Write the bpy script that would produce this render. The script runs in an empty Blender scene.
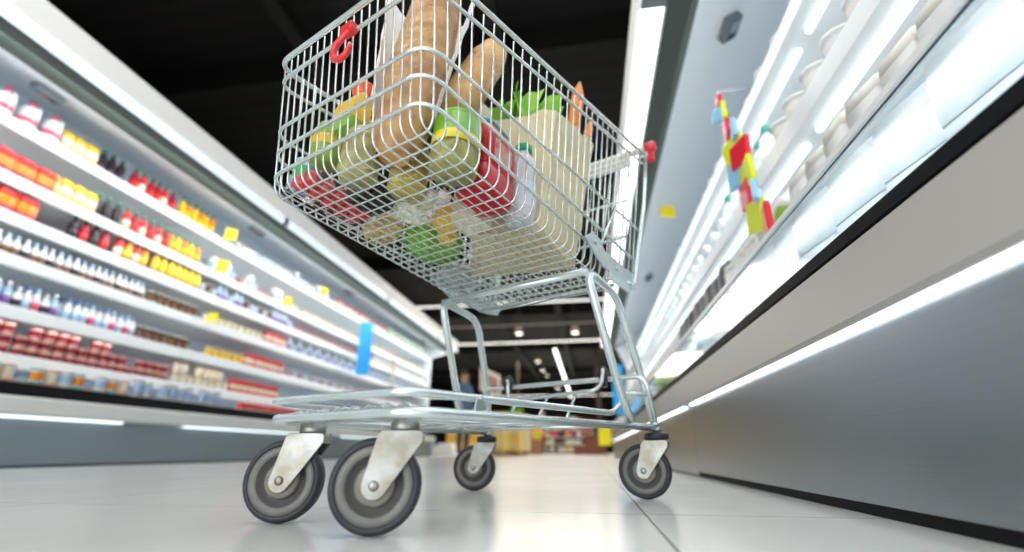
import bpy, bmesh, math, random
from math import sin, cos, pi, atan2, sqrt, radians
from mathutils import Vector, Matrix
random.seed(11)
SC = bpy.context.scene
COL = SC.collection

# ------------------------------------------------------------------ camera
F_PX, PIT, CAMH = 471.6, 0.3569, 0.103
YAW = atan2(78, F_PX * cos(PIT) + 174 * sin(PIT))
cd = bpy.data.cameras.new('camera')
cam = bpy.data.objects.new('camera', cd); COL.objects.link(cam)
cam.location = (0, 0, CAMH)
cam.rotation_euler = (pi / 2 + PIT, 0, YAW)
cd.sensor_width = 36; cd.lens = F_PX / 1024 * 36
cd.clip_start = 0.02; cd.clip_end = 200
cd.dof.use_dof = True; cd.dof.focus_distance = 0.86; cd.dof.aperture_fstop = 1.5
SC.camera = cam

def Yat(px, X, Z):
    """distance along the aisle of the point of the line (X, *, Z) seen at column px"""
    k = (px - 512) / F_PX; z = Z - CAMH; s, c = sin(YAW), cos(YAW); sp, cp = sin(PIT), cos(PIT)
    return (k * (-X * s * cp + z * sp) - X * c) / (s - k * c * cp)

# ------------------------------------------------------------------ materials
MATS = {}
def mat(name, col, rough=.5, metal=0., emit=0., trans=0., ior=1.45, noise=0., scale=20., coat=0., alpha=1., bump=0., col2=None, spec=None):
    if name in MATS: return MATS[name]
    m = bpy.data.materials.new(name); m.use_nodes = True
    nt = m.node_tree; b = nt.nodes['Principled BSDF']
    c = (*col, 1)
    b.inputs['Base Color'].default_value = c
    b.inputs['Roughness'].default_value = rough
    b.inputs['Metallic'].default_value = metal
    b.inputs['Transmission Weight'].default_value = trans
    b.inputs['IOR'].default_value = ior
    b.inputs['Coat Weight'].default_value = coat
    b.inputs['Alpha'].default_value = alpha
    if spec is not None: b.inputs['Specular IOR Level'].default_value = spec
    if emit:
        b.inputs['Emission Color'].default_value = c
        b.inputs['Emission Strength'].default_value = emit
    if noise or bump:
        tc = nt.nodes.new('ShaderNodeTexCoord'); n = nt.nodes.new('ShaderNodeTexNoise')
        n.inputs['Scale'].default_value = scale; n.inputs['Detail'].default_value = 4
        nt.links.new(tc.outputs['Object'], n.inputs['Vector'])
        if noise:
            r = nt.nodes.new('ShaderNodeValToRGB')
            lo = col2 if col2 else tuple(v * (1 - noise) for v in col)
            r.color_ramp.elements[0].position = .35; r.color_ramp.elements[1].position = .65
            r.color_ramp.elements[0].color = (*lo, 1); r.color_ramp.elements[1].color = c
            nt.links.new(n.outputs['Fac'], r.inputs['Fac']); nt.links.new(r.outputs['Color'], b.inputs['Base Color'])
        if bump:
            bp = nt.nodes.new('ShaderNodeBump'); bp.inputs['Strength'].default_value = bump; bp.inputs['Distance'].default_value = .01
            nt.links.new(n.outputs['Fac'], bp.inputs['Height']); nt.links.new(bp.outputs['Normal'], b.inputs['Normal'])
    MATS[name] = m
    return m

ZINC = mat('zinc_wire', (.76, .84, .85), .26, .72, noise=.12, scale=14)
ZINC_D = mat('zinc_plate', (.52, .61, .63), .34, .8, noise=.25, scale=9)
FORK = mat('fork_steel', (.36, .385, .385), .38, .75, noise=.45, scale=30, col2=(.24, .23, .19))
RUBBER = mat('tyre_rubber', (.028, .032, .04), .5)
WHEELG = mat('wheel_plastic', (.20, .20, .188), .5, noise=.2, scale=30)
WHEELD = mat('wheel_recess', (.085, .085, .082), .55)
HUBM = mat('hub_plastic', (.27, .255, .23), .5, noise=.3, scale=40)
REDP = mat('red_plastic', (.72, .03, .035), .3, coat=.4)
BLACKP = mat('black_plastic', (.02, .022, .028), .45)
GRIP = mat('cream_grip', (.82, .82, .74), .4)
WHITE = mat('white_enamel', (.82, .84, .85), .35)
WHITE_IN = mat('white_liner', (.62, .73, .83), .45)
GREYIN = mat('grey_liner', (.76, .80, .83), .5)
FASCIA = mat('fascia_added_glow', (.95, .95, .92), .4, emit=.30)  # white panel, not a lamp; glow added to make it look brightly lit
SOFFIT = mat('grey_green_soffit', (.055, .075, .065), .6)
BUMP = mat('beige_bumper', (.43, .415, .395), .45)
BUMPW = mat('white_bumper', (.74, .74, .71), .42)
KICKL = mat('blue_grey_kick', (.30, .35, .38), .32, .5)
LEDL = mat('cool_tube', (.80, .90, 1.), .3, emit=.78)
LED = mat('led_white', (.93, .97, 1.), .4, emit=2.6)
LED2 = mat('led_dim', (.85, .95, 1.), .4, emit=1.3)
BLKLINE = mat('black_trim', (.008, .009, .011), .6, spec=.15)
GREYBOX = mat('grey_device', (.16, .19, .21), .4)
DARKDEV = mat('dark_device', (.04, .05, .07), .4)

# ------------------------------------------------------------------ mesh helpers
def bm_new(): return bmesh.new()
def tube(bm, pts, r, seg=8, closed=False, cap=True, mi=0, rads=None):
    pts = [Vector(p) for p in pts]
    n = len(pts); rings = []
    prev = None
    for i, p in enumerate(pts):
        if closed: t = (pts[(i + 1) % n] - pts[i - 1])
        else: t = pts[min(i + 1, n - 1)] - pts[max(i - 1, 0)]
        t.normalize()
        if prev is None:
            a = Vector((0, 0, 1)) if abs(t.z) < .9 else Vector((1, 0, 0))
            u = t.cross(a).normalized()
        else:
            u = prev - t * prev.dot(t)
            u = u.normalized() if u.length > 1e-6 else t.orthogonal().normalized()
        prev = u; w = t.cross(u)
        rr = rads[i] if rads else r
        rings.append([bm.verts.new(p + (u * cos(2 * pi * k / seg) + w * sin(2 * pi * k / seg)) * rr) for k in range(seg)])
    m = n if closed else n - 1
    for i in range(m):
        A, B = rings[i], rings[(i + 1) % n]
        for k in range(seg):
            f = bm.faces.new((A[k], A[(k + 1) % seg], B[(k + 1) % seg], B[k])); f.smooth = True; f.material_index = mi
    if cap and not closed:
        f = bm.faces.new(rings[0][::-1]); f.material_index = mi
        f = bm.faces.new(rings[-1]); f.material_index = mi
def fillet(pts, rad, seg=5, closed=False):
    pts = [Vector(p) for p in pts]; out = []; n = len(pts)
    for i, p in enumerate(pts):
        if not closed and (i == 0 or i == n - 1): out.append(p); continue
        r = rad[i] if isinstance(rad, (list, tuple)) else rad
        a = pts[i - 1] - p; b = pts[(i + 1) % n] - p
        d = min(r, a.length * .48, b.length * .48)
        A = p + a.normalized() * d; B = p + b.normalized() * d
        for k in range(seg + 1):
            t = k / seg
            out.append(A * (1 - t) ** 2 + p * 2 * t * (1 - t) + B * t ** 2)
    return out
def box(bm, lo, hi, mi=0, M=None):
    x0, y0, z0 = lo; x1, y1, z1 = hi
    co = [(x0, y0, z0), (x1, y0, z0), (x1, y1, z0), (x0, y1, z0), (x0, y0, z1), (x1, y0, z1), (x1, y1, z1), (x0, y1, z1)]
    v = [bm.verts.new(M @ Vector(c) if M else c) for c in co]
    for q in ((3, 2, 1, 0), (4, 5, 6, 7), (0, 1, 5, 4), (1, 2, 6, 5), (2, 3, 7, 6), (3, 0, 4, 7)):
        f = bm.faces.new([v[i] for i in q]); f.material_index = mi
def lathe(bm, prof, seg=16, mi=0, M=None, mis=None, smooth=True):
    """prof: list of (r, z)"""
    rings = []
    for r, z in prof:
        if r < 1e-6:
            p = Vector((0, 0, z)); rings.append([bm.verts.new(M @ p if M else p)])
        else:
            ring = []
            for k in range(seg):
                p = Vector((r * cos(2 * pi * k / seg), r * sin(2 * pi * k / seg), z))
                ring.append(bm.verts.new(M @ p if M else p))
            rings.append(ring)
    for i in range(len(rings) - 1):
        A, B = rings[i], rings[i + 1]; m = mis[i] if mis else mi
        for k in range(seg):
            k2 = (k + 1) % seg
            if len(A) == 1 and len(B) == 1: continue
            if len(A) == 1: vs = (A[0], B[k2], B[k])
            elif len(B) == 1: vs = (A[k], A[k2], B[0])
            else: vs = (A[k], A[k2], B[k2], B[k])
            f = bm.faces.new(vs); f.smooth = smooth; f.material_index = m
def prism(bm, poly, y0, y1, mi=0, M=None):
    """poly of (x, z), extruded along y"""
    A = [bm.verts.new((M @ Vector((x, y0, z))) if M else (x, y0, z)) for x, z in poly]
    B = [bm.verts.new((M @ Vector((x, y1, z))) if M else (x, y1, z)) for x, z in poly]
    n = len(poly)
    f = bm.faces.new(A); f.material_index = mi
    f = bm.faces.new(B[::-1]); f.material_index = mi
    for i in range(n):
        f = bm.faces.new((A[i], B[i], B[(i + 1) % n], A[(i + 1) % n])); f.material_index = mi
def ball(bm, c, r, sx=1, sy=1, sz=1, seg=12, mi=0, jit=0, M=None):
    prof = []
    n = max(5, seg // 2)
    off = len(bm.verts)
    rings = []
    c = Vector(c)
    T = lambda p: (M @ p) if M else p
    rng = random.Random(int((c.x * 977 + c.y * 131 + c.z * 37) * 1000) & 0xffff)
    top = bm.verts.new(T(c + Vector((0, 0, r * sz)))); bot = bm.verts.new(T(c - Vector((0, 0, r * sz))))
    for i in range(1, n):
        a = pi * i / n; ring = []
        for k in range(seg):
            j = 1 + (rng.random() - .5) * jit
            ring.append(bm.verts.new(T(c + Vector((r * sx * sin(a) * cos(2 * pi * k / seg) * j, r * sy * sin(a) * sin(2 * pi * k / seg) * j, r * sz * cos(a) * j)))))
        rings.append(ring)
    for k in range(seg):
        k2 = (k + 1) % seg
        fs = [bm.faces.new((top, rings[0][k], rings[0][k2])), bm.faces.new((bot, rings[-1][k2], rings[-1][k]))]
        for i in range(n - 2): fs.append(bm.faces.new((rings[i][k], rings[i + 1][k], rings[i + 1][k2], rings[i][k2])))
        for f in fs: f.smooth = True; f.material_index = mi
def loft(bm, loops, mi=0, cap=True, smooth=True):
    R = [[bm.verts.new(p) for p in L] for L in loops]; n = len(loops[0])
    for i in range(len(R) - 1):
        for k in range(n):
            f = bm.faces.new((R[i][k], R[i][(k + 1) % n], R[i + 1][(k + 1) % n], R[i + 1][k])); f.smooth = smooth; f.material_index = mi
    if cap:
        for L in (R[0][::-1], R[-1]):
            f = bm.faces.new(L); f.material_index = mi
def obj(name, bm, mats, parent=None, bevel=0., fix=True):
    if fix: bmesh.ops.recalc_face_normals(bm, faces=bm.faces)
    me = bpy.data.meshes.new(name); bm.to_mesh(me); bm.free()
    for m in (mats if isinstance(mats, (list, tuple)) else [mats]): me.materials.append(m)
    o = bpy.data.objects.new(name, me); COL.objects.link(o)
    if parent: o.parent = parent
    if bevel:
        b = o.modifiers.new('bevel', 'BEVEL'); b.width = bevel; b.segments = 2; b.limit_method = 'ANGLE'
    return o
def tag(o, label, cat, group=None, kind=None):
    o['label'] = label; o['category'] = cat
    if group: o['group'] = group
    if kind: o['kind'] = kind
    return o
def thing(name, label, cat, loc=(0, 0, 0), rot=(0, 0, 0), group=None):
    o = bpy.data.objects.new(name, None); COL.objects.link(o); o.empty_display_size = .05
    o.location = loc; o.rotation_euler = rot
    return tag(o, label, cat, group)
def struct(name, bm, m, bevel=0.):
    o = obj(name, bm, m, None, bevel); o['kind'] = 'structure'; return o
def dup(o, loc, rotz=None, label=None, group=None, scale=None):
    r = o.copy(); COL.objects.link(r); r.location = loc
    if rotz is not None: r.rotation_euler = (r.rotation_euler[0], r.rotation_euler[1], rotz)
    if scale: r.scale = scale
    if label: r['label'] = label
    if group: r['group'] = group
    for ch in list(o.children):
        c = ch.copy(); COL.objects.link(c); c.parent = r
        for g in list(ch.children):
            d = g.copy(); COL.objects.link(d); d.parent = c
    return r

# ------------------------------------------------------------------ world + room
w = bpy.data.worlds.new('world'); SC.world = w; w.use_nodes = True
w.node_tree.nodes['Background'].inputs['Color'].default_value = (.75, .85, 1, 1)
w.node_tree.nodes['Background'].inputs['Strength'].default_value = .12
SC.view_settings.view_transform = 'Standard'
SC.view_settings.exposure = 0.0

# floor: pale polished slabs with dark joints
fm = bpy.data.materials.new('floor_slabs'); fm.use_nodes = True
nt = fm.node_tree; b = nt.nodes['Principled BSDF']
geo = nt.nodes.new('ShaderNodeNewGeometry'); sep = nt.nodes.new('ShaderNodeSeparateXYZ')
nt.links.new(geo.outputs['Position'], sep.inputs['Vector'])
def joint(axis, off, size, wid):
    a = nt.nodes.new('ShaderNodeMath'); a.operation = 'SUBTRACT'; a.inputs[1].default_value = off
    nt.links.new(sep.outputs[axis], a.inputs[0])
    m = nt.nodes.new('ShaderNodeMath'); m.operation = 'PINGPONG'; m.inputs[1].default_value = size / 2
    nt.links.new(a.outputs[0], m.inputs[0])
    l = nt.nodes.new('ShaderNodeMath'); l.operation = 'LESS_THAN'; l.inputs[1].default_value = wid
    nt.links.new(m.outputs[0], l.inputs[0]); return l
j1, j2 = joint('X', .09, 1.25, .0022), joint('Y', .95, 1.25, .0016)
mx = nt.nodes.new('ShaderNodeMath'); mx.operation = 'MAXIMUM'
nt.links.new(j1.outputs[0], mx.inputs[0]); nt.links.new(j2.outputs[0], mx.inputs[1])
no = nt.nodes.new('ShaderNodeTexNoise'); no.inputs['Scale'].default_value = 2.2; no.inputs['Detail'].default_value = 6
nt.links.new(geo.outputs['Position'], no.inputs['Vector'])
cr = nt.nodes.new('ShaderNodeValToRGB'); cr.color_ramp.elements[0].position = .3; cr.color_ramp.elements[1].position = .7
cr.color_ramp.elements[0].color = (.58, .61, .595, 1); cr.color_ramp.elements[1].color = (.68, .70, .675, 1)
nt.links.new(no.outputs['Fac'], cr.inputs['Fac'])
mc = nt.nodes.new('ShaderNodeMixRGB'); mc.inputs['Color2'].default_value = (.20, .21, .21, 1)
nt.links.new(mx.outputs[0], mc.inputs['Fac']); nt.links.new(cr.outputs['Color'], mc.inputs['Color1'])
nt.links.new(mc.outputs['Color'], b.inputs['Base Color'])
b.inputs['Roughness'].default_value = .22; b.inputs['Specular IOR Level'].default_value = .45
bm = bm_new(); box(bm, (-13, -4, -.1), (9, 44, 0)); struct('floor', bm, fm)

# dark corrugated ceiling
cm = bpy.data.materials.new('dark_ceiling'); cm.use_nodes = True
nt = cm.node_tree; b = nt.nodes['Principled BSDF']
geo = nt.nodes.new('ShaderNodeNewGeometry'); wv = nt.nodes.new('ShaderNodeTexWave'); wv.bands_direction = 'Y'; wv.inputs['Scale'].default_value = 1.1; wv.inputs['Distortion'].default_value = .4
nt.links.new(geo.outputs['Position'], wv.inputs['Vector'])
cr = nt.nodes.new('ShaderNodeValToRGB'); cr.color_ramp.elements[0].position = .55; cr.color_ramp.elements[0].color = (.002, .002, .0022, 1); cr.color_ramp.elements[1].color = (.009, .0065, .005, 1)
nt.links.new(wv.outputs['Fac'], cr.inputs['Fac']); nt.links.new(cr.outputs['Color'], b.inputs['Base Color']); b.inputs['Roughness'].default_value = .8
CZ = 5.6
bm = bm_new(); box(bm, (-13, -4, CZ), (9, 44, CZ + .1)); struct('ceiling', bm, cm)
DARKW = mat('dark_wall_paint', (.010, .009, .008), .8, noise=.3, scale=1.5)
bm = bm_new(); box(bm, (-13, 44, 0), (9, 44.1, CZ)); struct('wall_back', bm, DARKW)
bm = bm_new(); box(bm, (-13.1, -4, 0), (-13, 44, CZ)); struct('wall_left', bm, DARKW)
bm = bm_new(); box(bm, (9, -4, 0), (9.1, 44, CZ)); struct('wall_right', bm, DARKW)
bm = bm_new(); box(bm, (-13, -4.1, 0), (9, -4, CZ)); struct('wall_front', bm, mat('pale_wall_paint', (.5, .5, .5), .7))
BEAM = mat('dark_beam', (.006, .0055, .005), .8)
for i, y in enumerate((2.2, 5.0, 8.5, 12.5, 18, 25, 33)):
    bm = bm_new(); box(bm, (-13, y - .12, CZ - .42), (9, y + .12, CZ - .005))
    struct('trim_%d' % (i + 1), bm, BEAM)
for i, x in enumerate((-6.5, -3.4, -.9, 1.6)):
    bm = bm_new(); box(bm, (x - .09, -4, CZ - .62), (x + .09, 44, CZ - .425))
    struct('trim_%d' % (i + 8), bm, BEAM)

# ------------------------------------------------------------------ lamps (overhead store light, plus unseen fills added behind the camera)
def area(name, loc, rot, sx, sy, e, col=(1, 1, 1)):
    l = bpy.data.lights.new(name, 'AREA'); l.shape = 'RECTANGLE'; l.size = sx; l.size_y = sy; l.energy = e; l.color = col
    o = bpy.data.objects.new(name, l); COL.objects.link(o); o.location = loc; o.rotation_euler = rot; return o
area('aisle_lamp', (-.9, .3, 4.4), (0, 0, 0), 3.2, 2.4, 84, (1, .98, .94))
area('front_fill', (-1.4, -2.6, 2.2), (radians(66), 0, radians(-12)), 3.2, 2.0, 56, (.96, .98, 1))  # added fill standing in for general store light
area('low_fill', (-1.0, -1.6, .55), (radians(100), 0, radians(-20)), 2.2, .8, 20, (1, .99, .96))  # added fill to brighten the underside of the basket
area('floor_fill', (-.25, -.55, .16), (radians(118), 0, radians(-6)), 1.2, .3, 5, (1, .99, .97))
area('far_lamp', (-1.5, 17, 5.0), (0, 0, 0), 9, 8, 1000, (1, .92, .80))
area('far_lamp_deep', (-1.5, 30, 5.0), (0, 0, 0), 9, 8, 1500, (1, .9, .78))

# ------------------------------------------------------------------ wide chilled case (behind the trolley)
LY0, LY1 = -1.5, 11.9
def slab(bm, x0, z0, x1, z1, y0, y1, mi=0): box(bm, (min(x0, x1), y0, min(z0, z1)), (max(x0, x1), y1, max(z0, z1)), mi)
lc = thing('refrigerated_case', 'long white open chilled case full of colourful drinks and yogurts across the aisle', 'fridge', (-4.2, 5, 0))
def lpart(name, bm, m, bevel=0., parent=lc):
    o = obj(name, bm, m, parent, bevel)
    o.matrix_parent_inverse = Matrix.Translation((4.2, -5, 0)) if parent is lc else Matrix()
    return o
bm = bm_new(); slab(bm, -4.72, .02, -4.66, 3.0, LY0, LY1); lpart('back_panel', bm, WHITE_IN)
bm = bm_new(); prism(bm, [(-3.56, 2.561), (-4.66, 2.975), (-4.66, 3.02), (-3.56, 2.606)], LY0, LY1); lpart('canopy_liner', bm, GREYIN)
bm = bm_new(); slab(bm, -3.57, 2.515, -3.33, 2.56, LY0, LY1); lpart('canopy_soffit', bm, SOFFIT)
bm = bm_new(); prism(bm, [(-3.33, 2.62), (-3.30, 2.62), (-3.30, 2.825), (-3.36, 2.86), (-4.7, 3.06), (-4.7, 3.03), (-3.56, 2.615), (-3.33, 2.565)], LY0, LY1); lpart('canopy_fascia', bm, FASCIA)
y = LY0
while y < LY1 - .1:
    bm = bm_new(); slab(bm, -3.325, 2.535, -3.292, 2.612, y + .02, min(y + 2.9, LY1)); lpart('light_tube', bm, LEDL)
    bm = bm_new(); slab(bm, -3.33, 2.53, -3.285, 2.617, y - .03, y + .02); lpart('tube_clip', bm, GREYBOX)
    y += 2.95
SH = [2.37, 1.975, 1.707, 1.42, 1.07, .743]
for z in SH:
    bm = bm_new(); slab(bm, -4.655, z - .03, -4.01, z, LY0, LY1); s = lpart('shelf', bm, WHITE)
    bm = bm_new(); prism(bm, [(-4.01, z + .012), (-3.985, z - .085), (-3.99, z - .09), (-4.02, z + .005)], LY0, LY1)
    o = obj('price_rail', bm, WHITE, s)
bm = bm_new(); slab(bm, -4.66, .40, -3.84, .47, LY0, LY1); lpart('well_floor', bm, WHITE_IN)
bm = bm_new(); slab(bm, -3.84, .46, -3.80, .545, LY0, LY1); lpart('black_lip', bm, BLKLINE)
bm = bm_new(); prism(bm, [(-3.79, .335), (-3.765, .35), (-3.765, .445), (-3.79, .458), (-3.86, .458), (-3.86, .335)], LY0, LY1); lpart('bumper', bm, BUMPW)
for ya, yb in ((1.0, 3.55), (4.2, 6.6), (7.3, 9.7)):
    bm = bm_new(); slab(bm, -3.85, .318, -3.815, .333, ya, yb); lpart('kick_light', bm, LED2)
bm = bm_new(); slab(bm, -3.92, .015, -3.87, .40, LY0, LY1); lpart('kick_plate', bm, KICKL)
bm = bm_new(); slab(bm, -3.925, 0, -3.875, .015, LY0, LY1); lpart('floor_seal', bm, BLKLINE)
bm = bm_new(); prism(bm, [(-4.74, .0), (-3.80, .0), (-3.80, .46), (-4.0, .6), (-4.0, 2.4), (-3.30, 2.6), (-3.30, 2.86), (-4.74, 3.06)], LY1, LY1 + .05); lpart('end_panel', bm, mat('end_glass', (.80, .86, .87), .2))
area('case_light_wide', (-3.40, 5.2, 2.50), (0, radians(40), 0), .10, 13.4, 125, (.93, .98, 1))
area('liner_fill', (-3.60, 5.2, 2.49), (0, radians(103), 0), .06, 13.4, 17, (.95, .98, 1))  # added fill strip that lightens the canopy liner
for k, z in enumerate(SH):
    area('shelf_light_wide', (-4.02, 5.2, z - .10), (0, radians(25), 0), .04, 13.4, 12, (.93, .98, 1))

# ---- product meshes for the shelves (one mesh each, copied as objects)
def pm(name, build, mats):
    bm = bm_new(); build(bm); bmesh.ops.recalc_face_normals(bm, faces=bm.faces)
    me = bpy.data.meshes.new(name); bm.to_mesh(me); bm.free()
    for m in mats: me.materials.append(m)
    return me
C = dict(
    white=mat('p_white', (.82, .82, .82), .35), pink=mat('p_pink', (.75, .07, .16), .35), red=mat('p_red', (.70, .025, .03), .35),
    dred=mat('p_darkred', (.30, .015, .03), .35), orange=mat('p_orange', (.85, .27, .02), .35), yellow=mat('p_yellow', (.88, .55, .03), .35),
    green=mat('p_green', (.01, .22, .12), .35), lgreen=mat('p_lime', (.25, .5, .05), .35), dark=mat('p_dark', (.03, .018, .025), .35),
    blue=mat('p_blue', (.10, .20, .55), .35), lblue=mat('p_lightblue', (.40, .58, .80), .35), brown=mat('p_brown', (.22, .10, .05), .4),
    cream=mat('p_cream', (.82, .74, .55), .4), purple=mat('p_purple', (.22, .10, .35), .4), teal=mat('p_teal', (.05, .40, .35), .4),
    grey=mat('p_grey', (.14, .14, .15), .5), beige=mat('p_beige', (.80, .77, .70), .5))
def bottle_mesh(name, body, cap, label, h=.235, r=.036):
    def f(bm):
        lathe(bm, [(0, 0), (r * .92, 0), (r, .01), (r, h * .14), (r * 1.02, h * .14), (r * 1.02, h * .46), (r, h * .46), (r, h * .60), (r * .8, h * .72), (r * .42, h * .82), (r * .40, h * .86), (r * .50, h * .86), (r * .50, h), (0, h)], 10,
              mis=[0, 0, 0, 0, 2, 0, 0, 0, 0, 0, 1, 1, 1])
    return pm(name, f, [C[body], C[cap], C[label]])
def jug_mesh(name, h=.24):
    def f(bm):
        lathe(bm, [(0, 0), (.062, 0), (.066, .01), (.066, .05), (.067, .05), (.067, .085), (.066, .085), (.066, .15), (.05, .19), (.022, .205), (.020, .21), (.026, .21), (.026, h), (0, h)], 12,
              mis=[0, 0, 0, 0, 2, 0, 0, 0, 0, 0, 1, 1, 1])
        tube(bm, fillet([(.055, 0, .08), (.09, 0, .09), (.09, 0, .17), (.045, 0, .19)], .03), .011, 6)
    return pm(name, f, [C['white'], C['pink'], C['pink']])
def cup_mesh(name, body, lid, label, h=.085, r=.04):
    def f(bm):
        lathe(bm, [(0, 0), (r * .78, 0), (r * .82, h * .15), (r * .95, h * .72), (r * .98, h * .9), (r * 1.06, h * .9), (r * 1.06, h * .97), (0, h * .98)], 10, mis=[0, 0, 2, 0, 1, 1, 1])
    return pm(name, f, [C[body], C[lid], C[label]])
def carton_mesh(name, body, band, lid, h=.2, wx=.07, wy=.07):
    def f(bm):
        a, c = wx / 2, wy / 2
        L = lambda s, z: [(-a * s, -c * s, z), (a * s, -c * s, z), (a * s, c * s, z), (-a * s, c * s, z)]
        loft(bm, [L(1, 0), L(1, h * .3)], 0, True, False); loft(bm, [L(1.01, h * .3), L(1.01, h * .62)], 1, False, False); loft(bm, [L(1, h * .62), L(1, h * .8)], 0, False, False)
        g = [bm.verts.new(p) for p in L(1, h * .8)]
        e1 = bm.verts.new((-a, 0, h * .95)); e2 = bm.verts.new((a, 0, h * .95)); e3 = bm.verts.new((-a, 0, h)); e4 = bm.verts.new((a, 0, h))
        for q in ((g[0], g[1], e2, e1), (g[2], g[3], e1, e2), (g[1], g[2], e2), (g[3], g[0], e1), (e1, e2, e4, e3)):
            fa = bm.faces.new(q); fa.material_index = 2
    return pm(name, f, [C[body], C[band], C[lid]])
def pack_mesh(name, body, band, h=.19, wx=.06, wy=.10):
    def f(bm):
        a, c = wx / 2, wy / 2
        def L(s, t, z): return [(-a * s, -c * t, z), (a * s, -c * t, z), (a * s, c * t, z), (-a * s, c * t, z)]
        loft(bm, [L(.9, .95, 0), L(1, 1, h * .1), L(1, 1, h * .3)], 0, True); loft(bm, [L(1.02, 1.01, h * .3), L(1.02, 1.01, h * .65)], 1, False)
        loft(bm, [L(1, 1, h * .65), L(.9, .97, h * .85), L(.2, .95, h * .95), L(.12, .95, h)], 0, True)
    return pm(name, f, [C[body], C[band]])
PMS = dict(
    jug=jug_mesh('milk_jug'),
    ypack=pack_mesh('yellow_pack', 'yellow', 'cream', .2, .06, .085), rpack=pack_mesh('red_pack', 'red', 'orange', .2, .07, .12),
    darkb=bottle_mesh('dark_bottle', 'dark', 'green', 'dark'), redb=bottle_mesh('red_bottle', 'dred', 'green', 'red'),
    orab=bottle_mesh('orange_bottle', 'orange', 'green', 'yellow'), rob=bottle_mesh('pink_bottle', 'red', 'green', 'cream'), yelb=bottle_mesh('yellow_bottle', 'yellow', 'green', 'yellow'),
    wyog=bottle_mesh('white_yogurt', 'white', 'lblue', 'brown', .17, .027), wyog2=bottle_mesh('white_yogurt', 'white', 'white', 'dark', .17, .027), byog2=bottle_mesh('blue_yogurt', 'white', 'blue', 'lblue', .19, .028), byog=bottle_mesh('blue_yogurt', 'lblue', 'white', 'purple', .19, .028), pyog=bottle_mesh('purple_yogurt', 'white', 'lblue', 'pink', .19, .028),
    dcup=cup_mesh('dark_cup', 'dark', 'cream', 'brown', .13, .036), rcup=cup_mesh('red_cup', 'cream', 'pink', 'dred', .078, .042),
    tcup=cup_mesh('teal_cup', 'white', 'teal', 'orange', .10, .042), pcup=cup_mesh('pale_cup', 'white', 'cream', 'lblue', .11, .042), ycup=cup_mesh('yellow_cup', 'white', 'yellow', 'cream', .10, .042),
    vcup=cup_mesh('violet_cup', 'white', 'purple', 'lblue', .12, .04), rbox=carton_mesh('red_box', 'red', 'cream', 'red', .16, .08, .09), wcart=carton_mesh('white_carton', 'white', 'lblue', 'white', .2, .07, .07),
    ocup=cup_mesh('orange_cup', 'white', 'orange', 'cream', .10, .042), bcup=cup_mesh('brown_cup', 'cream', 'brown', 'yellow', .13, .04),
    wcup=cup_mesh('white_tub', 'white', 'white', 'beige', .14, .06), wbot=bottle_mesh('white_bottle', 'white', 'teal', 'white', .27, .042), gpack=pack_mesh('green_pack', 'white', 'lgreen', .2, .1, .14),
    wpack=pack_mesh('white_pack', 'white', 'white', .2, .10, .14), dpack=pack_mesh('grey_pack', 'grey', 'grey', .24, .10, .14), bgpack=pack_mesh('beige_pack', 'beige', 'white', .2, .1, .12), ygpack=pack_mesh('yellow_bag', 'yellow', 'lgreen', .2, .1, .14))
SHELFN = ['top', 'second', 'third', 'fourth', 'fifth', 'sixth', 'lowest']
def prod(key, name, loc, rz, label, cat, group):
    o = bpy.data.objects.new(name, PMS[key]); COL.objects.link(o); o.location = loc; o.rotation_euler = (0, 0, rz)
    return tag(o, label, cat, group)
def row(si, px0, px1, sp, keys, name, desc, cat, stack=1, rowsx=(0,), hst=.078):
    z = SH[si] if si < 6 else .47
    X = -4.085 if si < 6 else -3.93
    y0 = max(Yat(px0, X, z + .1), .6); y1 = min(Yat(px1, X, z + .1), LY1 - .15)
    label = '%s on the %s shelf of the long case' % (desc, SHELFN[si])
    group = '%s, %s shelf' % (desc, SHELFN[si])
    y = y0 + sp / 2; i = 0
    while y < y1:
        k = keys[i % len(keys)] if len(keys) < 4 else random.choice(keys)
        for st in range(stack if (i * 7 % 5) < 4 else max(1, stack - 1)):
            for dx in rowsx:
                prod(k, name, (X + dx + random.uniform(-.006, .006), y + random.uniform(-.004, .004), z + .001 + st * hst), random.uniform(-.15, .15), label, cat, group)
        y += sp; i += 1
# top shelf
row(0, -40, 58, .165, ['jug'], 'milk_jug', 'white milk jug with pink cap', 'milk')
row(0, 60, 96, .098, ['ypack'], 'juice_pack', 'yellow drink pack', 'drink')
row(0, 97, 128, .085, ['darkb'], 'juice_bottle', 'dark juice bottle with green cap', 'bottle')
row(0, 129, 176, .085, ['redb', 'rob', 'redb'], 'juice_bottle', 'red juice bottle with green cap', 'bottle')
row(0, 177, 213, .085, ['yelb', 'orab'], 'juice_bottle', 'yellow juice bottle with green cap', 'bottle')
row(0, 235, 330, .10, ['pcup', 'wcart', 'ycup', 'pcup', 'vcup', 'ocup'], 'yogurt_tub', 'small mixed-colour tub or carton', 'dairy')
row(0, 332, 385, .13, ['ocup', 'rbox'], 'dessert_tub', 'red and orange dessert tub', 'dairy')
row(0, 388, 450, .16, ['gpack', 'vcup'], 'dairy_pack', 'green or violet dairy pack', 'dairy')
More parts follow.
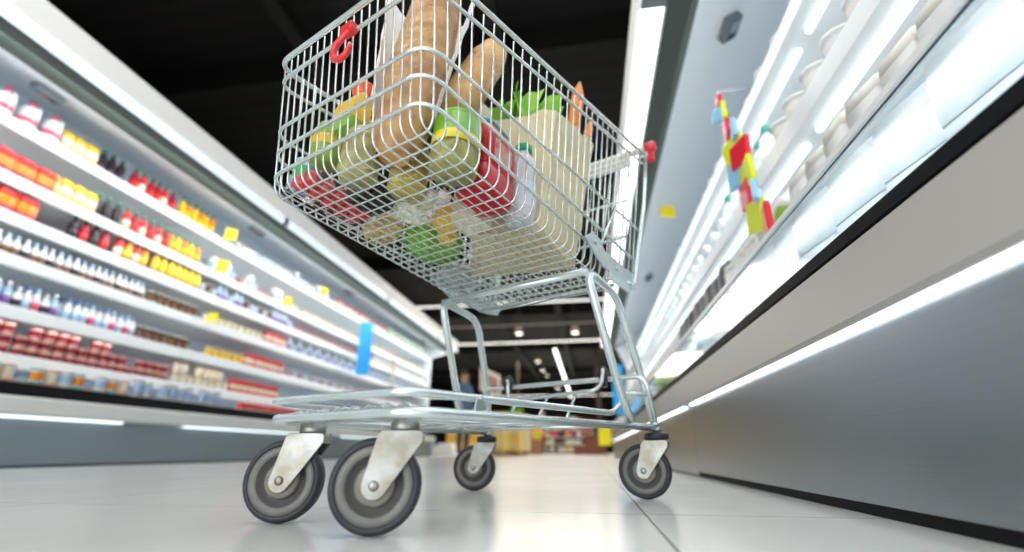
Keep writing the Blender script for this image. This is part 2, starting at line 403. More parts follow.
# second
row(1, -30, 44, .135, ['rpack'], 'juice_pack', 'red and orange drink pack', 'drink')
row(1, 45, 91, .10, ['ypack'], 'juice_pack', 'yellow and cream drink pack', 'drink')
row(1, 92, 120, .085, ['darkb'], 'juice_bottle', 'dark juice bottle with green cap', 'bottle')
row(1, 121, 165, .085, ['rob', 'redb'], 'juice_bottle', 'red juice bottle with pale label', 'bottle')
row(1, 166, 198, .085, ['orab', 'yelb'], 'juice_bottle', 'orange juice bottle with green cap', 'bottle')
row(1, 210, 300, .10, ['wcart', 'pcup', 'ocup', 'ycup', 'rcup', 'pcup'], 'milk_carton', 'small mixed-colour carton or tub', 'dairy')
row(1, 301, 360, .13, ['ycup'], 'yogurt_tub', 'yellow lidded yogurt tub', 'dairy')
row(1, 362, 450, .17, ['bcup', 'pcup'], 'dessert_tub', 'brown lidded dessert tub', 'dairy')
# third
row(2, -30, 26, .135, ['rpack'], 'juice_pack', 'red drink pack', 'drink')
row(2, 68, 112, .085, ['darkb', 'redb'], 'juice_bottle', 'dark red juice bottle with green cap', 'bottle')
row(2, 113, 150, .085, ['rob', 'orab'], 'juice_bottle', 'orange and red juice bottle', 'bottle')
row(2, 151, 196, .085, ['yelb'], 'juice_bottle', 'yellow juice bottle', 'bottle')
row(2, 198, 290, .09, ['vcup', 'pcup', 'byog', 'dcup', 'vcup'], 'yogurt_cup', 'violet, dark or blue yogurt cup or bottle', 'yogurt')
row(2, 292, 370, .13, ['rcup'], 'yogurt_cup', 'dark red yogurt cup', 'yogurt')
row(2, 372, 450, .17, ['wcup'], 'yogurt_tub', 'plain white yogurt tub', 'yogurt')
# fourth
row(3, -20, 145, .062, ['wyog', 'wyog2', 'wyog'], 'yogurt_bottle', 'white drinking yogurt with blue cap', 'yogurt', rowsx=(0, -.09))
row(3, 147, 200, .09, ['dcup'], 'dessert_cup', 'dark dessert cup with cream lid', 'dessert')
row(3, 202, 262, .11, ['ycup'], 'yogurt_tub', 'yellow lidded tub', 'yogurt')
row(3, 264, 284, .11, ['rbox'], 'dairy_box', 'red carton box', 'dairy')
row(3, 286, 450, .13, ['byog', 'pcup'], 'yogurt_bottle', 'light blue drinking yogurt', 'yogurt')
# fifth
row(4, -20, 62, .064, ['byog2', 'pyog', 'wyog2', 'byog'], 'yogurt_bottle', 'blue and pink drinking yogurt', 'yogurt', rowsx=(0, -.09))
row(4, 63, 132, .064, ['byog', 'byog2', 'pyog', 'byog2'], 'yogurt_bottle', 'blue labelled drinking yogurt', 'yogurt', rowsx=(0, -.09))
row(4, 134, 186, .09, ['dcup'], 'dessert_cup', 'dark dessert cup', 'dessert')
row(4, 205, 240, .10, ['bcup'], 'dessert_cup', 'brown lidded dessert cup', 'dessert')
row(4, 241, 283, .10, ['rbox'], 'dairy_box', 'red and cream carton box', 'dairy', rowsx=(0, -.12))
row(4, 286, 450, .14, ['rcup', 'pcup'], 'yogurt_cup', 'pale and red yogurt cup', 'yogurt')
# sixth
row(5, -20, 105, .092, ['rcup'], 'yogurt_cup', 'red yogurt cup in a stacked column', 'yogurt', stack=3)
row(5, 106, 168, .092, ['rcup'], 'yogurt_cup', 'red yogurt cup in a low stack', 'yogurt', stack=2)
row(5, 170, 226, .10, ['ocup', 'ycup'], 'yogurt_cup', 'yellow and orange yogurt cup', 'yogurt', stack=2, hst=.099)
row(5, 228, 278, .10, ['rbox'], 'dairy_box', 'red carton box', 'dairy')
row(5, 300, 450, .2, ['vcup'], 'yogurt_cup', 'violet lidded cup', 'yogurt')
# lowest
row(6, -20, 128, .095, ['tcup', 'ocup', 'pcup'], 'yogurt_cup', 'teal and orange lidded cup', 'yogurt', stack=2, hst=.10)
row(6, 130, 215, .095, ['vcup', 'pcup'], 'yogurt_cup', 'violet and pale lidded cup', 'yogurt', stack=2, hst=.11)
row(6, 238, 300, .10, ['rbox'], 'dairy_box', 'red carton box', 'dairy')

# price cards, banners and devices on the wide case
YCARD = mat('yellow_card', (.95, .72, .02), .5, emit=.25)  # plain card with a faint glow added to its colour
BLUEB = mat('blue_banner', (.02, .35, .80), .45, emit=.2)  # unlit banner, slight glow added to the blue
def card(px, si, sx, sz, label):
    z = SH[si]; y = Yat(px, -3.98, z)
    bm = bm_new(); box(bm, (-.002, .008, 0), (.002, sx, sz)); box(bm, (-.004, .0, -.03), (.004, .02, .03))
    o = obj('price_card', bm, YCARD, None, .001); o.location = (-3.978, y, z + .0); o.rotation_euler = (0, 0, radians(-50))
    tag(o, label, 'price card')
card(223, 0, .125, .135, 'yellow price card on the rail of the top shelf, end of the juice bottles')
card(214, 1, .125, .135, 'yellow price card on the rail of the second shelf, beside the orange juice')
card(319, 0, .12, .12, 'yellow price card on the top shelf beside the red dessert tubs')
card(206, 3, .10, .09, 'yellow price card on the fourth shelf beside the dark dessert cups')
card(283, 1, .10, .10, 'yellow price card on the second shelf beside the white cartons')
y = Yat(361, -3.93, 2.0)
bm = bm_new(); box(bm, (-.004, 0.01, 0), (.004, .235, .95)); box(bm, (-.008, 0, .75), (.008, .03, .77))
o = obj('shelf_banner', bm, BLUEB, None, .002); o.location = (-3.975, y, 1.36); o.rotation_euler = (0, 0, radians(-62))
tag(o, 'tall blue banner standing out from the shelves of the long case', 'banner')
t = thing('clip_strip', 'thin hanging strip of small packets on the far shelves of the long case', 'display strip', (-3.94, Yat(393, -3.94, 1.8), 1.12))
bm = bm_new(); tube(bm, [(0, 0, 0), (0, 0, .86)], .008, 6); obj('strip', bm, C['grey'], t)
for k in range(7):
    bm = bm_new(); box(bm, (.004, -.05, .04 + k * .115), (.02, .05, .12 + k * .115)); obj('packet', bm, C[['brown', 'grey', 'yellow', 'cream', 'brown', 'yellow', 'purple'][k]], t, .004)
def canopy_pt(a): return 2.52 + .3766 * (a - 3.465)
for px, lab in ((50, 'dark sensor box with a red light under the case canopy, above the milk jugs'), (258, 'dark sensor box under the case canopy beyond the yellow price cards'),
                (350, 'dark sensor box under the case canopy above the blue banner'), (424, 'dark sensor box under the canopy at the end of the long case')):
    a = 3.95; z = canopy_pt(a); y = Yat(px, -a, z)
    t = thing('sensor_box', lab, 'sensor', (-a, y, z - .004), (0, radians(20.6), 0))
    bm = bm_new(); box(bm, (-.045, -.10, -.05), (.045, .10, 0)); obj('housing', bm, GREYBOX, t, .006)
    bm = bm_new(); box(bm, (-.03, .04, -.062), (.03, .09, -.05)); obj('lens', bm, DARKDEV, t, .003)
    bm = bm_new(); ball(bm, (.0, .0, -.05), .014); obj('indicator', bm, REDP, t)
# wire dump basket ring glimpsed on the shelf
# ------------------------------------------------------------------ tall steel fronted case (beside the trolley)
RY0, RY1 = -1.0, 10.2
rc = thing('refrigerated_case', 'tall chilled case with brushed steel kick plate and grey bumper beside the trolley', 'fridge', (.9, 4, 0))
def rpart(name, bm, m, bevel=0., parent=rc):
    o = obj(name, bm, m, parent, bevel)
    o.matrix_parent_inverse = Matrix.Translation((-.9, -4, 0))
    return o
# brushed steel
sm = bpy.data.materials.new('brushed_steel'); sm.use_nodes = True
nt = sm.node_tree; b = nt.nodes['Principled BSDF']; b.inputs['Metallic'].default_value = .85
tc = nt.nodes.new('ShaderNodeTexCoord'); mp = nt.nodes.new('ShaderNodeMapping'); mp.inputs['Scale'].default_value = (3, .35, 60)
n = nt.nodes.new('ShaderNodeTexNoise'); n.inputs['Scale'].default_value = 4
nt.links.new(tc.outputs['Object'], mp.inputs['Vector']); nt.links.new(mp.outputs['Vector'], n.inputs['Vector'])
cr = nt.nodes.new('ShaderNodeValToRGB'); cr.color_ramp.elements[0].color = (.285, .32, .345, 1); cr.color_ramp.elements[1].color = (.33, .36, .385, 1)
nt.links.new(n.outputs['Fac'], cr.inputs['Fac']); nt.links.new(cr.outputs['Color'], b.inputs['Base Color'])
b.inputs['Roughness'].default_value = .30
y = RY0; 
for ya, yb in ((RY0, 2.35), (2.355, 4.9), (4.905, 7.5), (7.505, RY1)):
    bm = bm_new(); slab(bm, .47, .020 if ya < 2 else .006, .50, .305, ya, yb); rpart('kick_plate', bm, sm)
bm = bm_new(); slab(bm, .478, 0, .53, .021, RY0, RY1); rpart('floor_seal', bm, BLKLINE)
bm = bm_new(); prism(bm, [(.452, .306), (.445, .315), (.455, .432), (.475, .44), (.52, .44), (.52, .306)], RY0, RY1); rpart('bumper', bm, BUMP)
for ya, yb in ((.1, 2.3), (2.45, 4.85), (5, 7.4), (7.6, 10)):
    bm = bm_new(); slab(bm, .456, .299, .469, .3055, ya, yb); rpart('kick_light', bm, mat('kick_led', (.93, .97, 1.), .4, emit=3.6))
bm = bm_new(); slab(bm, .458, .4405, .49, .464, RY0, RY1); rpart('black_lip', bm, BLKLINE)
GREYIN2 = mat('pale_liner', (.92, .95, .97), .5)
GLASS = mat('case_glass', (.84, .94, .99), .06, 0, trans=.92, ior=1.3)
bm = bm_new(); slab(bm, .468, .4645, .478, .60, RY0, RY1); rpart('glass_front', bm, GLASS)
bm = bm_new(); slab(bm, .462, .60, .484, .612, RY0, RY1); rpart('glass_rail', bm, WHITE)
bm = bm_new(); slab(bm, .50, .43, 1.62, .47, RY0, RY1); rpart('well_floor', bm, WHITE_IN)
bm = bm_new(); slab(bm, 1.60, .0, 1.66, 2.85, RY0, RY1); rpart('back_panel', bm, WHITE_IN)
for xf, z0, z1 in ((.70, .81, .866), (.80, 1.19, 1.28), (.86, 1.66, 1.75)):
    bm = bm_new(); slab(bm, xf + .012, z1 - .045, 1.6, z1 - .012, RY0, RY1); s = rpart('shelf', bm, WHITE)
    bm = bm_new(); prism(bm, [(xf, z0), (xf + .012, z0), (xf + .014, z1), (xf + .008, z1)], RY0, RY1); o = obj('price_rail', bm, WHITE, s); o.matrix_parent_inverse = Matrix()
    for ya in (-.6, 1.7, 4.0, 6.3):
        bm = bm_new(); tube(bm, [(xf + .10, ya, z1 - .062), (xf + .10, ya + 2.2, z1 - .062)], .014, 8); o = obj('shelf_tube', bm, LED2, s)
bm = bm_new(); prism(bm, [(.65, 2.205), (1.60, 2.78), (1.60, 2.82), (.65, 2.245)], RY0, RY1); rpart('canopy_liner', bm, GREYIN2)
bm = bm_new(); slab(bm, .50, 2.20, .652, 2.24, RY0, RY1); rpart('canopy_soffit', bm, SOFFIT)
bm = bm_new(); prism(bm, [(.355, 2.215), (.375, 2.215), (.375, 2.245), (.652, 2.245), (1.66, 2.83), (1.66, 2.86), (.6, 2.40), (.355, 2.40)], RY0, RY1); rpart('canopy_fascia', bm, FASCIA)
for ya in (-.95, 1.85, 4.65, 7.45):
    bm = bm_new(); slab(bm, .378, 2.208, .488, 2.244, ya, ya + 2.7); rpart('light_tube', bm, LED)
    bm = bm_new(); slab(bm, .375, 2.205, .498, 2.244, ya + 2.7, ya + 2.8); rpart('tube_clip', bm, GREYBOX)
bm = bm_new(); prism(bm, [(.47, .0), (1.66, .0), (1.66, 2.86), (.36, 2.4), (.36, 2.2), (.66, 2.2), (.86, 1.7), (.70, .8), (.47, .6)], RY1, RY1 + .05); rpart('end_panel', bm, WHITE)
area('case_light_tall', (.60, 4.5, 2.19), (0, radians(-28), 0), .10, 11, 48, (.93, .98, 1))
for xf, z in ((.70, .80), (.80, 1.18), (.86, 1.66)):
    area('shelf_light_tall', (xf + .10, 4.5, z - .02), (0, radians(-15), 0), .04, 11, 14, (.93, .98, 1))
area('well_fill', (.495, 4.5, .598), (0, radians(-52), 0), .02, 11, 7, (.88, .96, 1))  # added fill along the glass rail, brightens the packs behind it
def rrow(X, z, y0, y1, sp, key, name, label, cat, group, dxs=(0,)):
    y = y0
    while y < y1:
        for dx in dxs:
            prod(key, name, (X + dx + random.uniform(-.008, .008), y, z + .001), pi / 2 * 0 + random.uniform(-.2, .2), label, cat, group)
        y += sp * random.uniform(.97, 1.06)
TC = 'in the steel fronted case'
rrow(.82, .854, .45, 1.72, .14, 'bgpack', 'beige_pack', 'beige and white pack on the lower shelf ' + TC, 'food pack', 'beige packs on the lower shelf', (0,))
rrow(.82, .854, 1.80, 1.90, .16, 'gpack', 'green_pack', 'white pack with a green band on the lower shelf ' + TC, 'food pack', 'green banded packs on the lower shelf')
rrow(.82, .854, 2.0, 2.5, .15, 'bgpack', 'beige_pack', 'beige pack between green and grey packs ' + TC, 'food pack', 'beige packs between green and grey packs')
rrow(.82, .854, 2.62, 3.9, .15, 'dpack', 'grey_pack', 'dark grey pack on the lower shelf ' + TC, 'food pack', 'grey packs on the lower shelf')
rrow(.82, .854, 4.0, 9.8, .2, 'wpack', 'white_pack', 'plain white pack on the lower shelf ' + TC, 'food pack', 'white packs on the lower shelf')
rrow(.90, 1.268, .6, 1.9, .15, 'wcup', 'white_tub', 'white tub on the middle shelf ' + TC, 'tub', 'white tubs on the middle shelf')
rrow(.90, 1.268, 2.0, 2.7, .13, 'wbot', 'white_bottle', 'white bottle with teal cap on the middle shelf ' + TC, 'bottle', 'white bottles on the middle shelf')
rrow(.90, 1.268, 2.8, 9.8, .2, 'wcart', 'white_carton', 'white carton on the middle shelf ' + TC, 'carton', 'white cartons on the middle shelf')
rrow(.98, 1.738, .8, 9.8, .2, 'wcup', 'white_tub', 'white tub on the highest shelf ' + TC, 'tub', 'white tubs on the highest shelf')
rrow(.58, .47, .42, 2.9, .155, 'wpack', 'white_pack', 'white pack behind the glass front ' + TC, 'food pack', 'white packs behind the glass')
rrow(.58, .47, 3.0, 3.9, .155, 'ygpack', 'yellow_bag', 'yellow and green bag behind the glass front ' + TC, 'food bag', 'yellow bags behind the glass')
rrow(.58, .47, 4.0, 9.8, .2, 'wpack', 'white_pack', 'white pack far along behind the glass front ' + TC, 'food pack', 'far white packs behind the glass')
# sensor boxes + yellow card + banner on the tall case
def rpan(r): a = (2.205 - .65 * .6053 - CAMH) / (r - .6053); return a, .103 + r * a
for r, yx, s, lab in ((2.53, 2.42, .05, 'grey sensor box on the canopy liner above the toy strip'), (2.47, 6.87, .05, 'small grey sensor box far along the canopy liner')):
    X, Z = rpan(r)
    t = thing('sensor_box', lab, 'sensor', (X, X * yx, Z - .004), (0, radians(-31), 0))
    bm = bm_new(); box(bm, (-s * .9, -s * 1.5, -.05), (s * .9, s * 1.5, 0)); obj('housing', bm, GREYBOX, t, .006)
    bm = bm_new(); box(bm, (-s * .5, -s * 1.2, -.06), (s * .5, s * .1, -.05)); obj('lens', bm, mat('device_lens', (.30, .38, .43), .3), t, .003)
    bm = bm_new(); box(bm, (-s * .3, s * .5, -.056), (s * .3, s * 1.2, -.05)); obj('indicator', bm, DARKDEV, t)
X, Z = rpan(2.6)
bm = bm_new(); box(bm, (-.075, -.003, -.12), (.075, .003, 0)); box(bm, (-.01, -.004, -.002), (.01, .004, .008))
o = obj('price_card', bm, YCARD, None, .001); o.location = (X, X * 4.9, Z - .01); o.rotation_euler = (0, 0, radians(20))
tag(o, 'yellow card hanging under the canopy of the tall case', 'price card')
bm = bm_new(); box(bm, (-.14, -.004, 0), (.0, .004, .60)); box(bm, (-.02, -.012, -.02), (.008, .012, .03))
o = obj('shelf_banner', bm, BLUEB, None, .002); o.location = (.452, 6.0, .52)
tag(o, 'tall blue banner standing out from the steel fronted case', 'banner')
# hanging strip of small toy packets
t = thing('toy_clip_strip', 'hanging strip of yellow, red and blue toy packets in front of the white shelves', 'toy', (.72, 1.76, .87))
pts = [(0, .24 - .24 * k / 14 + .015 * sin(k * .9), .90 - .90 * k / 14) for k in range(15)]
bm = bm_new(); tube(bm, [(p[0], p[1], p[2]) for p in pts] , .006, 6); obj('strip', bm, C['white'], t)
bm = bm_new(); tube(bm, fillet([(0, .24, .88), (0, .24, .905), (.13, .24, .905)], .01, 3), .004, 6); obj('hanging_hook', bm, ZINC, t)
LIME = mat('toy_lime', (.72, .80, .02), .35); SKY = mat('toy_blue', (.30, .62, .85), .35); TRED = mat('toy_red', (.80, .02, .04), .35)
seq = [(TRED, .05), (SKY, .07), (LIME, .09), (TRED, .10), (SKY, .08), (LIME, .10), (TRED, .10), (SKY, .11), (LIME, .11), (TRED, .10), (SKY, .085), (LIME, .115), (TRED, .10)]
for k, (m, s) in enumerate(seq):
    p = pts[k + 1]
    bm = bm_new(); s2 = s * .92
    M = Matrix.Translation(Vector(p) + Vector((-.012, (.03 if k % 2 else -.03) * (.5 + k * .08), -.01))) @ Matrix.Rotation(random.uniform(-.5, .5), 4, 'Z') @ Matrix.Rotation(random.uniform(-.3, .3), 4, 'X')
    box(bm, (-.012, -s2 * .75, -s2 * .62), (.012, s2 * .75, s2 * .62), 0, M); obj('toy_packet', bm, m, t, .009)

# ------------------------------------------------------------------ the trolley
CX, CY, TH, DZ = .1346, 1.3241, .5801, .0147
def cam2w(x, y): return (x * cos(YAW) - y * sin(YAW), x * sin(YAW) + y * cos(YAW))
cl = cam2w(CX, CY)
CROT = atan2(-cos(TH), -sin(TH)) + YAW
cart = thing('shopping_cart', 'zinc wire shopping trolley loaded with groceries standing on the pale floor', 'shopping cart', (cl[0], cl[1], 0), (0, 0, CROT))
lerp = lambda a, b, t: a + (b - a) * t
# basket frame curves: nose and rear section at a height fraction
TX, TW, TZ = .8035, .2000, .834 + DZ
BX, BW, BZ = .7767, .1965, .5400 + DZ
RX, RW, RZ = -.0964, .2603, .9674 + DZ
QX, QW, QZ = -.02, .216, .468 + DZ
def nose(fr): return lerp(BX, TX, fr), lerp(BW, TW, fr), lerp(BZ, TZ, fr)
def rear(fr): return lerp(QX, RX, fr), lerp(QW, RW, fr), lerp(QZ, RZ, fr)
def floor_z(x): return .4858 - .167 * .095 + DZ + .095 * x
def floor_w(x): return lerp(.216, BW, (x + .02) / .7967)
def rail(name, frn, frr, r, cr_=.045, parent=cart, xr=None):
    xn, wn, zn = nose(frn); x, ww, z = rear(frr)
    bm = bm_new()
    o_ = r + .0028
    tube(bm, fillet([(x, ww + o_, z), (xn + o_, wn + o_, zn), (xn + o_, -wn - o_, zn), (x, -ww - o_, z)], cr_, 7), r, 8)
    return obj(name, bm, ZINC, parent)
basket = bpy.data.objects.new('basket', None); COL.objects.link(basket); basket.parent = cart
rail('top_rim', 1.0, 1.0, .0052, parent=basket); rail('rail', .845, .93, .0037, parent=basket)
rail('rail', .455, .45, .0034, parent=basket); rail('rail', .290, .235, .0034, parent=basket); rail('rail', .120, .10, .0035, parent=basket)
# nose wires: down the nose, round the corner, back along the floor
WR = .0018
bm = bm_new(); NN = 19
for i in range(NN):
    s = -1 + 2 * (i + .5) / NN
    xt, wt, zt = nose(1.0); xb, wb, zb = nose(0)
    x1, z1 = .10, floor_z(.10)
    tube(bm, fillet([(xt, s * wt, zt), (xb, s * wb, zb), (x1, s * .208, z1)], .022, 4), WR, 6)
obj('front_lattice', bm, ZINC, basket)
# side wires: down one side, across the floor, up the other
bm = bm_new(); NS = 29; bmr = (bm_new(), bm_new())
for i in range(NS):
    t_ = (i + .6) / NS
    xt, wt, zt = [lerp(nose(1)[k], rear(1)[k], t_) for k in range(3)]
    xb, wb = lerp(BX, QX, t_), lerp(BW, QW, t_); zb = floor_z(xb)
    if xb > .10:
        tube(bm, fillet([(xt, wt, zt), (xb, wb, zb - .005), (xb, -wb, zb - .005), (xt, -wt, zt)], .024, 4), WR, 6)
    else:
        zz = lerp(zb, zt, .08)
        for sg, bm2 in zip((1, -1), bmr):
            tube(bm2, [(xt, sg * wt, zt), (lerp(xb, xt, .08), sg * lerp(wb, wt, .08), zz)], WR, 6)
obj('side_lattice', bm, ZINC, basket)
for b_ in bmr: obj('side_panel', b_, ZINC, basket)
# floor edge rods and the rear floor rod
bm = bm_new()
tube(bm, [(.10, .212, floor_z(.1) + .004), (.10, -.212, floor_z(.1) + .004)], .005, 8)
obj('floor_rod', bm, ZINC, basket)
# rear gate of fine wires with a double bar
gate = bpy.data.objects.new('rear_gate', None); COL.objects.link(gate); gate.parent = cart
bm = bm_new()
for i in range(16):
    y_ = -.225 + .45 * i / 15
    tube(bm, [(-.085, y_, .955), (.06, y_ * .93, .53)], .0024, 6)
for z_, x_ in ((.955, -.085), (.53, .06), (.80, -.032), (.66, .016)): tube(bm, [(x_, -.232 if z_ > .7 else -.213, z_), (x_, .232 if z_ > .7 else .213, z_)], .0036, 6)
obj('gate_lattice', bm, ZINC, gate)
bm = bm_new()
for dz in (0, .018): tube(bm, [(-.075, -.23, .945 + dz), (-.075, .23, .945 + dz)], .0075, 8)
obj('gate_bar', bm, GRIP, gate)
# rear posts, handle
for sg in (1, -1):
    bm = bm_new(); tube(bm, fillet([(-.165, sg * .262, 1.045), (-.085, sg * .258, .80), (-.012, sg * .235, .57), (-.005, sg * .23, .525), (.045, sg * .226, .517)], .03, 5), .006, 8)
    tube(bm, [(.112, sg * .24, .71), (.222, sg * .224, .54)], .0036, 6)
    tube(bm, fillet([(RX, sg * RW, RZ), (-.15, sg * .266, 1.0), (-.165, sg * .262, 1.045)], .02, 3), .0055, 8)
    obj('rear_post', bm, ZINC, cart)
handle = None
bm = bm_new(); tube(bm, [(-.165, -.262, 1.046), (-.165, .262, 1.046)], .012, 12); handle = obj('handle', bm, GRIP, cart)
for sg in (1, -1):
    bm = bm_new(); M = Matrix.Translation((-.165, sg * .272, 1.046)) @ Matrix.Rotation(pi / 2 * sg, 4, 'X')
    lathe(bm, [(0, -.022), (.014, -.022), (.018, -.016), (.018, .008), (.013, .014), (0, .014)], 14, M=M)
    box(bm, (-.012, sg * .265, 1.0), (.004, sg * .285, 1.05), 0, Matrix.Translation((-.163, 0, -.006)))
    obj('end_cap', bm, REDP, handle)
# bracket plates
for sg in (1, -1):
    bm = bm_new()
    P = [(.303, .548), (.255, .580), (.215, .575), (.19, .552), (.14, .556), (.07, .552), (.02, .558), (-.015, .552), (-.025, .535), (-.02, .515), (.04, .505), (.12, .508), (.21, .508), (.25, .525)]
    prism(bm, P, sg * .2270, sg * .2310)
    if sg > 0: prism(bm, [(.17, .51), (.04, .507), (.04, .489), (.17, .489)], sg * .2265, sg * .2315)
    obj('side_bracket', bm, ZINC_D, cart, .001)
    bm = bm_new()
    for px_, pz_ in ((.12, .53), (.0, .53), (.25, .555)):
        M = Matrix.Translation((px_, sg * .2315, pz_)) @ Matrix.Rotation(-pi / 2 * sg, 4, 'X')
        lathe(bm, [(0, .004), (.005, .003), (.006, 0)], 10, M=M)
    obj('bracket_bolt', bm, ZINC_D, cart)
# support legs: inverted U on each side, cross tube
AX, AW, AZ = .268, .2124, .4828 + DZ - .012
DX, DZZ = .103, .4663 + DZ - .012
for sg in (1, -1):
    bm = bm_new()
    tube(bm, fillet([(.13, sg * .238, .165), (.17, sg * .228, .25), (AX, sg * AW, AZ), (DX, sg * (AW + .004), DZZ), (.012, sg * .237, .25), (-.004, sg * .248, .165), (.0, sg * .25, .148)], [0, .06, .045, .045, .06, .03, 0], 6), .0095, 10)
    obj('leg', bm, ZINC, cart)
bm = bm_new(); tube(bm, [(AX - .008, -AW + .0, AZ - .003), (AX - .008, AW, AZ - .003)], .0085, 10); obj('cross_tube', bm, ZINC, cart)
# lower chassis loops
bm = bm_new(); tube(bm, fillet([(.0, .25, .157), (.727, .162, .1515), (.727, -.165, .1525), (.0, -.25, .157)], .05, 7), .0080, 10); obj('lower_loop', bm, ZINC, cart)
bm = bm_new(); tube(bm, fillet([(.085, .215, .215), (.125, .212, .205), (.155, .206, .183), (.733, .156, .1775), (.733, -.158, .1795), (.155, -.206, .183), (.125, -.212, .205), (.085, -.215, .215)], [0, .02, .03, .035, .035, .03, .02, 0], 6), .0062, 10); obj('upper_loop', bm, ZINC, cart)
bm = bm_new()
for y_ in (-.10, -.04, .03, .09):
    tube(bm, [(.715, y_, .159), (.05, y_ * 1.5, .164)], .0042, 6)
for x_ in (.62, .36, .15): tube(bm, [(x_, .16 + (.72 - x_) * .12, .158 - .006 * x_), (x_, -.16 - (.72 - x_) * .12, .158 - .006 * x_)], .0045, 6)
pts = []
for k in range(17): pts.append((.70, -.14 + .28 * k / 16, .159 + (.010 if k % 2 else -.002)))
tube(bm, fillet(pts, .01, 2), .0028, 6)
obj('bottom_rack', bm, ZINC, cart)
for sg in (1, -1):
    bm = bm_new(); prism(bm, [(.612, .156), (.590, .156), (.588, .166), (.592, .177), (.610, .177), (.614, .166)], sg * .1745, sg * .1775)
    for zz in (.155, .178): tube(bm, [(.60, sg * .168, zz), (.60, sg * .181, zz)], .0035, 8)
    obj('loop_clamp', bm, ZINC_D, cart, .001)
# rear cross bar and the hinged rack rods with bumpers
bm = bm_new(); tube(bm, fillet([(.0, -.252, .158), (.03, -.242, .277), (.03, .246, .277), (.0, .252, .158)], .03, 6), .0065, 10); obj('rear_bar', bm, ZINC, cart)
bm = bm_new(); tube(bm, fillet([(.058, -.14, .295), (.05, -.14, .255), (.065, -.135, .235), (.075, .132, .245), (.06, .146, .262), (.058, .150, .300)], .018, 5), .005, 8)
for y_ in (-.09, 0., .08): tube(bm, [(.074, y_, .241), (.13, y_, .178)], .004, 6)
tube(bm, [(.06, .205, .237), (.02, .245, .232)], .005, 8); tube(bm, [(.06, -.205, .237), (.02, -.245, .232)], .005, 8)
obj('rack_hinge', bm, ZINC, cart)
for y_ in (-.14, .150):
    bm = bm_new(); M = Matrix.Translation((.043, y_ - .006, .288)) @ Matrix.Rotation(pi / 2, 4, 'X')
    lathe(bm, [(0, -.009), (.017, -.009), (.020, -.005), (.020, .005), (.017, .009), (0, .009)], 14, M=M)
    box(bm, (.036, y_ - .014, .255), (.052, y_ + .002, .285)); obj('bumper_pad', bm, BLACKP, cart)
# casters
def castr(pos, plane_dir, ahead, stem_top, ring_black, label=None):
    """pos: wheel centre; plane_dir: unit vector (cart frame) from the swivel towards the trailing wheel"""
    R = .0612
    d = Vector((plane_dir[0], plane_dir[1], 0)).normalized(); a = Vector((0, 0, 1)); nrm = a.cross(d)     # axle
    Mw = Matrix(((d.x, nrm.x, 0, pos[0]), (d.y, nrm.y, 0, pos[1]), (0, 0, 1, R), (0, 0, 0, 1)))           # local x = trailing, y = axle
    sx = -ahead
    e = bpy.data.objects.new('caster', None); COL.objects.link(e); e.parent = cart
    # fork
    bm = bm_new(); hw = .0195; top = stem_top - .012 - R
    arc = [(.0168 * cos(radians(q)), .0168 * sin(radians(q)) - .001) for q in range(15, -151, -15)]
    prof = arc + [(sx - .027, top - .014), (sx - .027, top - .004), (sx - .023, top), (sx + .028, top), (sx + .034, top - .006)]
    for s in (-1, 1): prism(bm, prof, s * hw, s * (hw + .0028), M=Mw)
    box(bm, (sx - .022, -hw, top - .003), (sx + .027, hw, top), 0, Mw)
    box(bm, (sx - .027, -hw, top - .016), (sx - .024, hw, top - .003), 0, Mw)
    obj('fork', bm, FORK, e, .0012)
    bm = bm_new(); Ms = Mw @ Matrix.Translation((sx, 0, top))
    if ring_black:
        lathe(bm, [(0, 0), (.022, 0), (.029, .002), (.029, .014), (.024, .0165), (0, .0165)], 18, M=Ms); obj('dust_cap', bm, BLACKP, e)
        bm = bm_new(); lathe(bm, [(0, .0161), (.008, .0161), (.008, .02), (.014, .02), (.014, .027), (.009, .028), (.009, .033), (.012, .033), (.012, .04), (0, .04)], 12, M=Ms); obj('stem', bm, ZINC_D, e)
    else:
        lathe(bm, [(0, 0), (.0195, 0), (.0205, .002), (.0205, .012), (.0185, .014), (.0185, .018), (0, .018)], 18, M=Ms); obj('stem', bm, FORK, e)
    # wheel
    My = Mw @ Matrix.Rotation(-pi / 2, 4, 'X')   # lathe z -> axle
    T = .0155
    bm = bm_new(); lathe(bm, [(R - .011, -T), (R - .004, -T), (R - .001, -T * .6), (R, 0), (R - .001, T * .6), (R - .004, T), (R - .011, T), (R - .011, -T)], 48, M=My); tyre = obj('tyre', bm, RUBBER, e)
    bm = bm_new(); lathe(bm, [(.021, T - .009), (.036, T - .009), (.0385, T - .001), (R - .0105, T - .0005), (R - .0105, -T + .0005), (.0385, -T + .001), (.036, -T + .009), (.021, -T + .009)], 40, M=My,
                         mis=[1, 1, 0, 0, 0, 1, 1]); obj('rim', bm, [WHEELG, WHEELD], e)
    bm = bm_new(); lathe(bm, [(.004, T + .001), (.0235, T + .001), (.0265, T - .004), (.0265, -T + .004), (.0235, -T - .001), (.004, -T - .001)], 28, M=My); obj('hub', bm, HUBM, e)
    bm = bm_new()
    for s in (-1, 1):
        zz = [(0, hw + .0058), (.0045, hw + .0058), (.0065, hw + .0045), (.007, hw + .0026), (0, hw + .0026)]
        lathe(bm, [(r_, s * z_) for r_, z_ in zz], 12, M=My)
    tube(bm, [Mw @ Vector((0, -hw, 0)), Mw @ Vector((0, hw, 0))], .004, 8)
    obj('axle_bolt', bm, FORK, e)
    return e
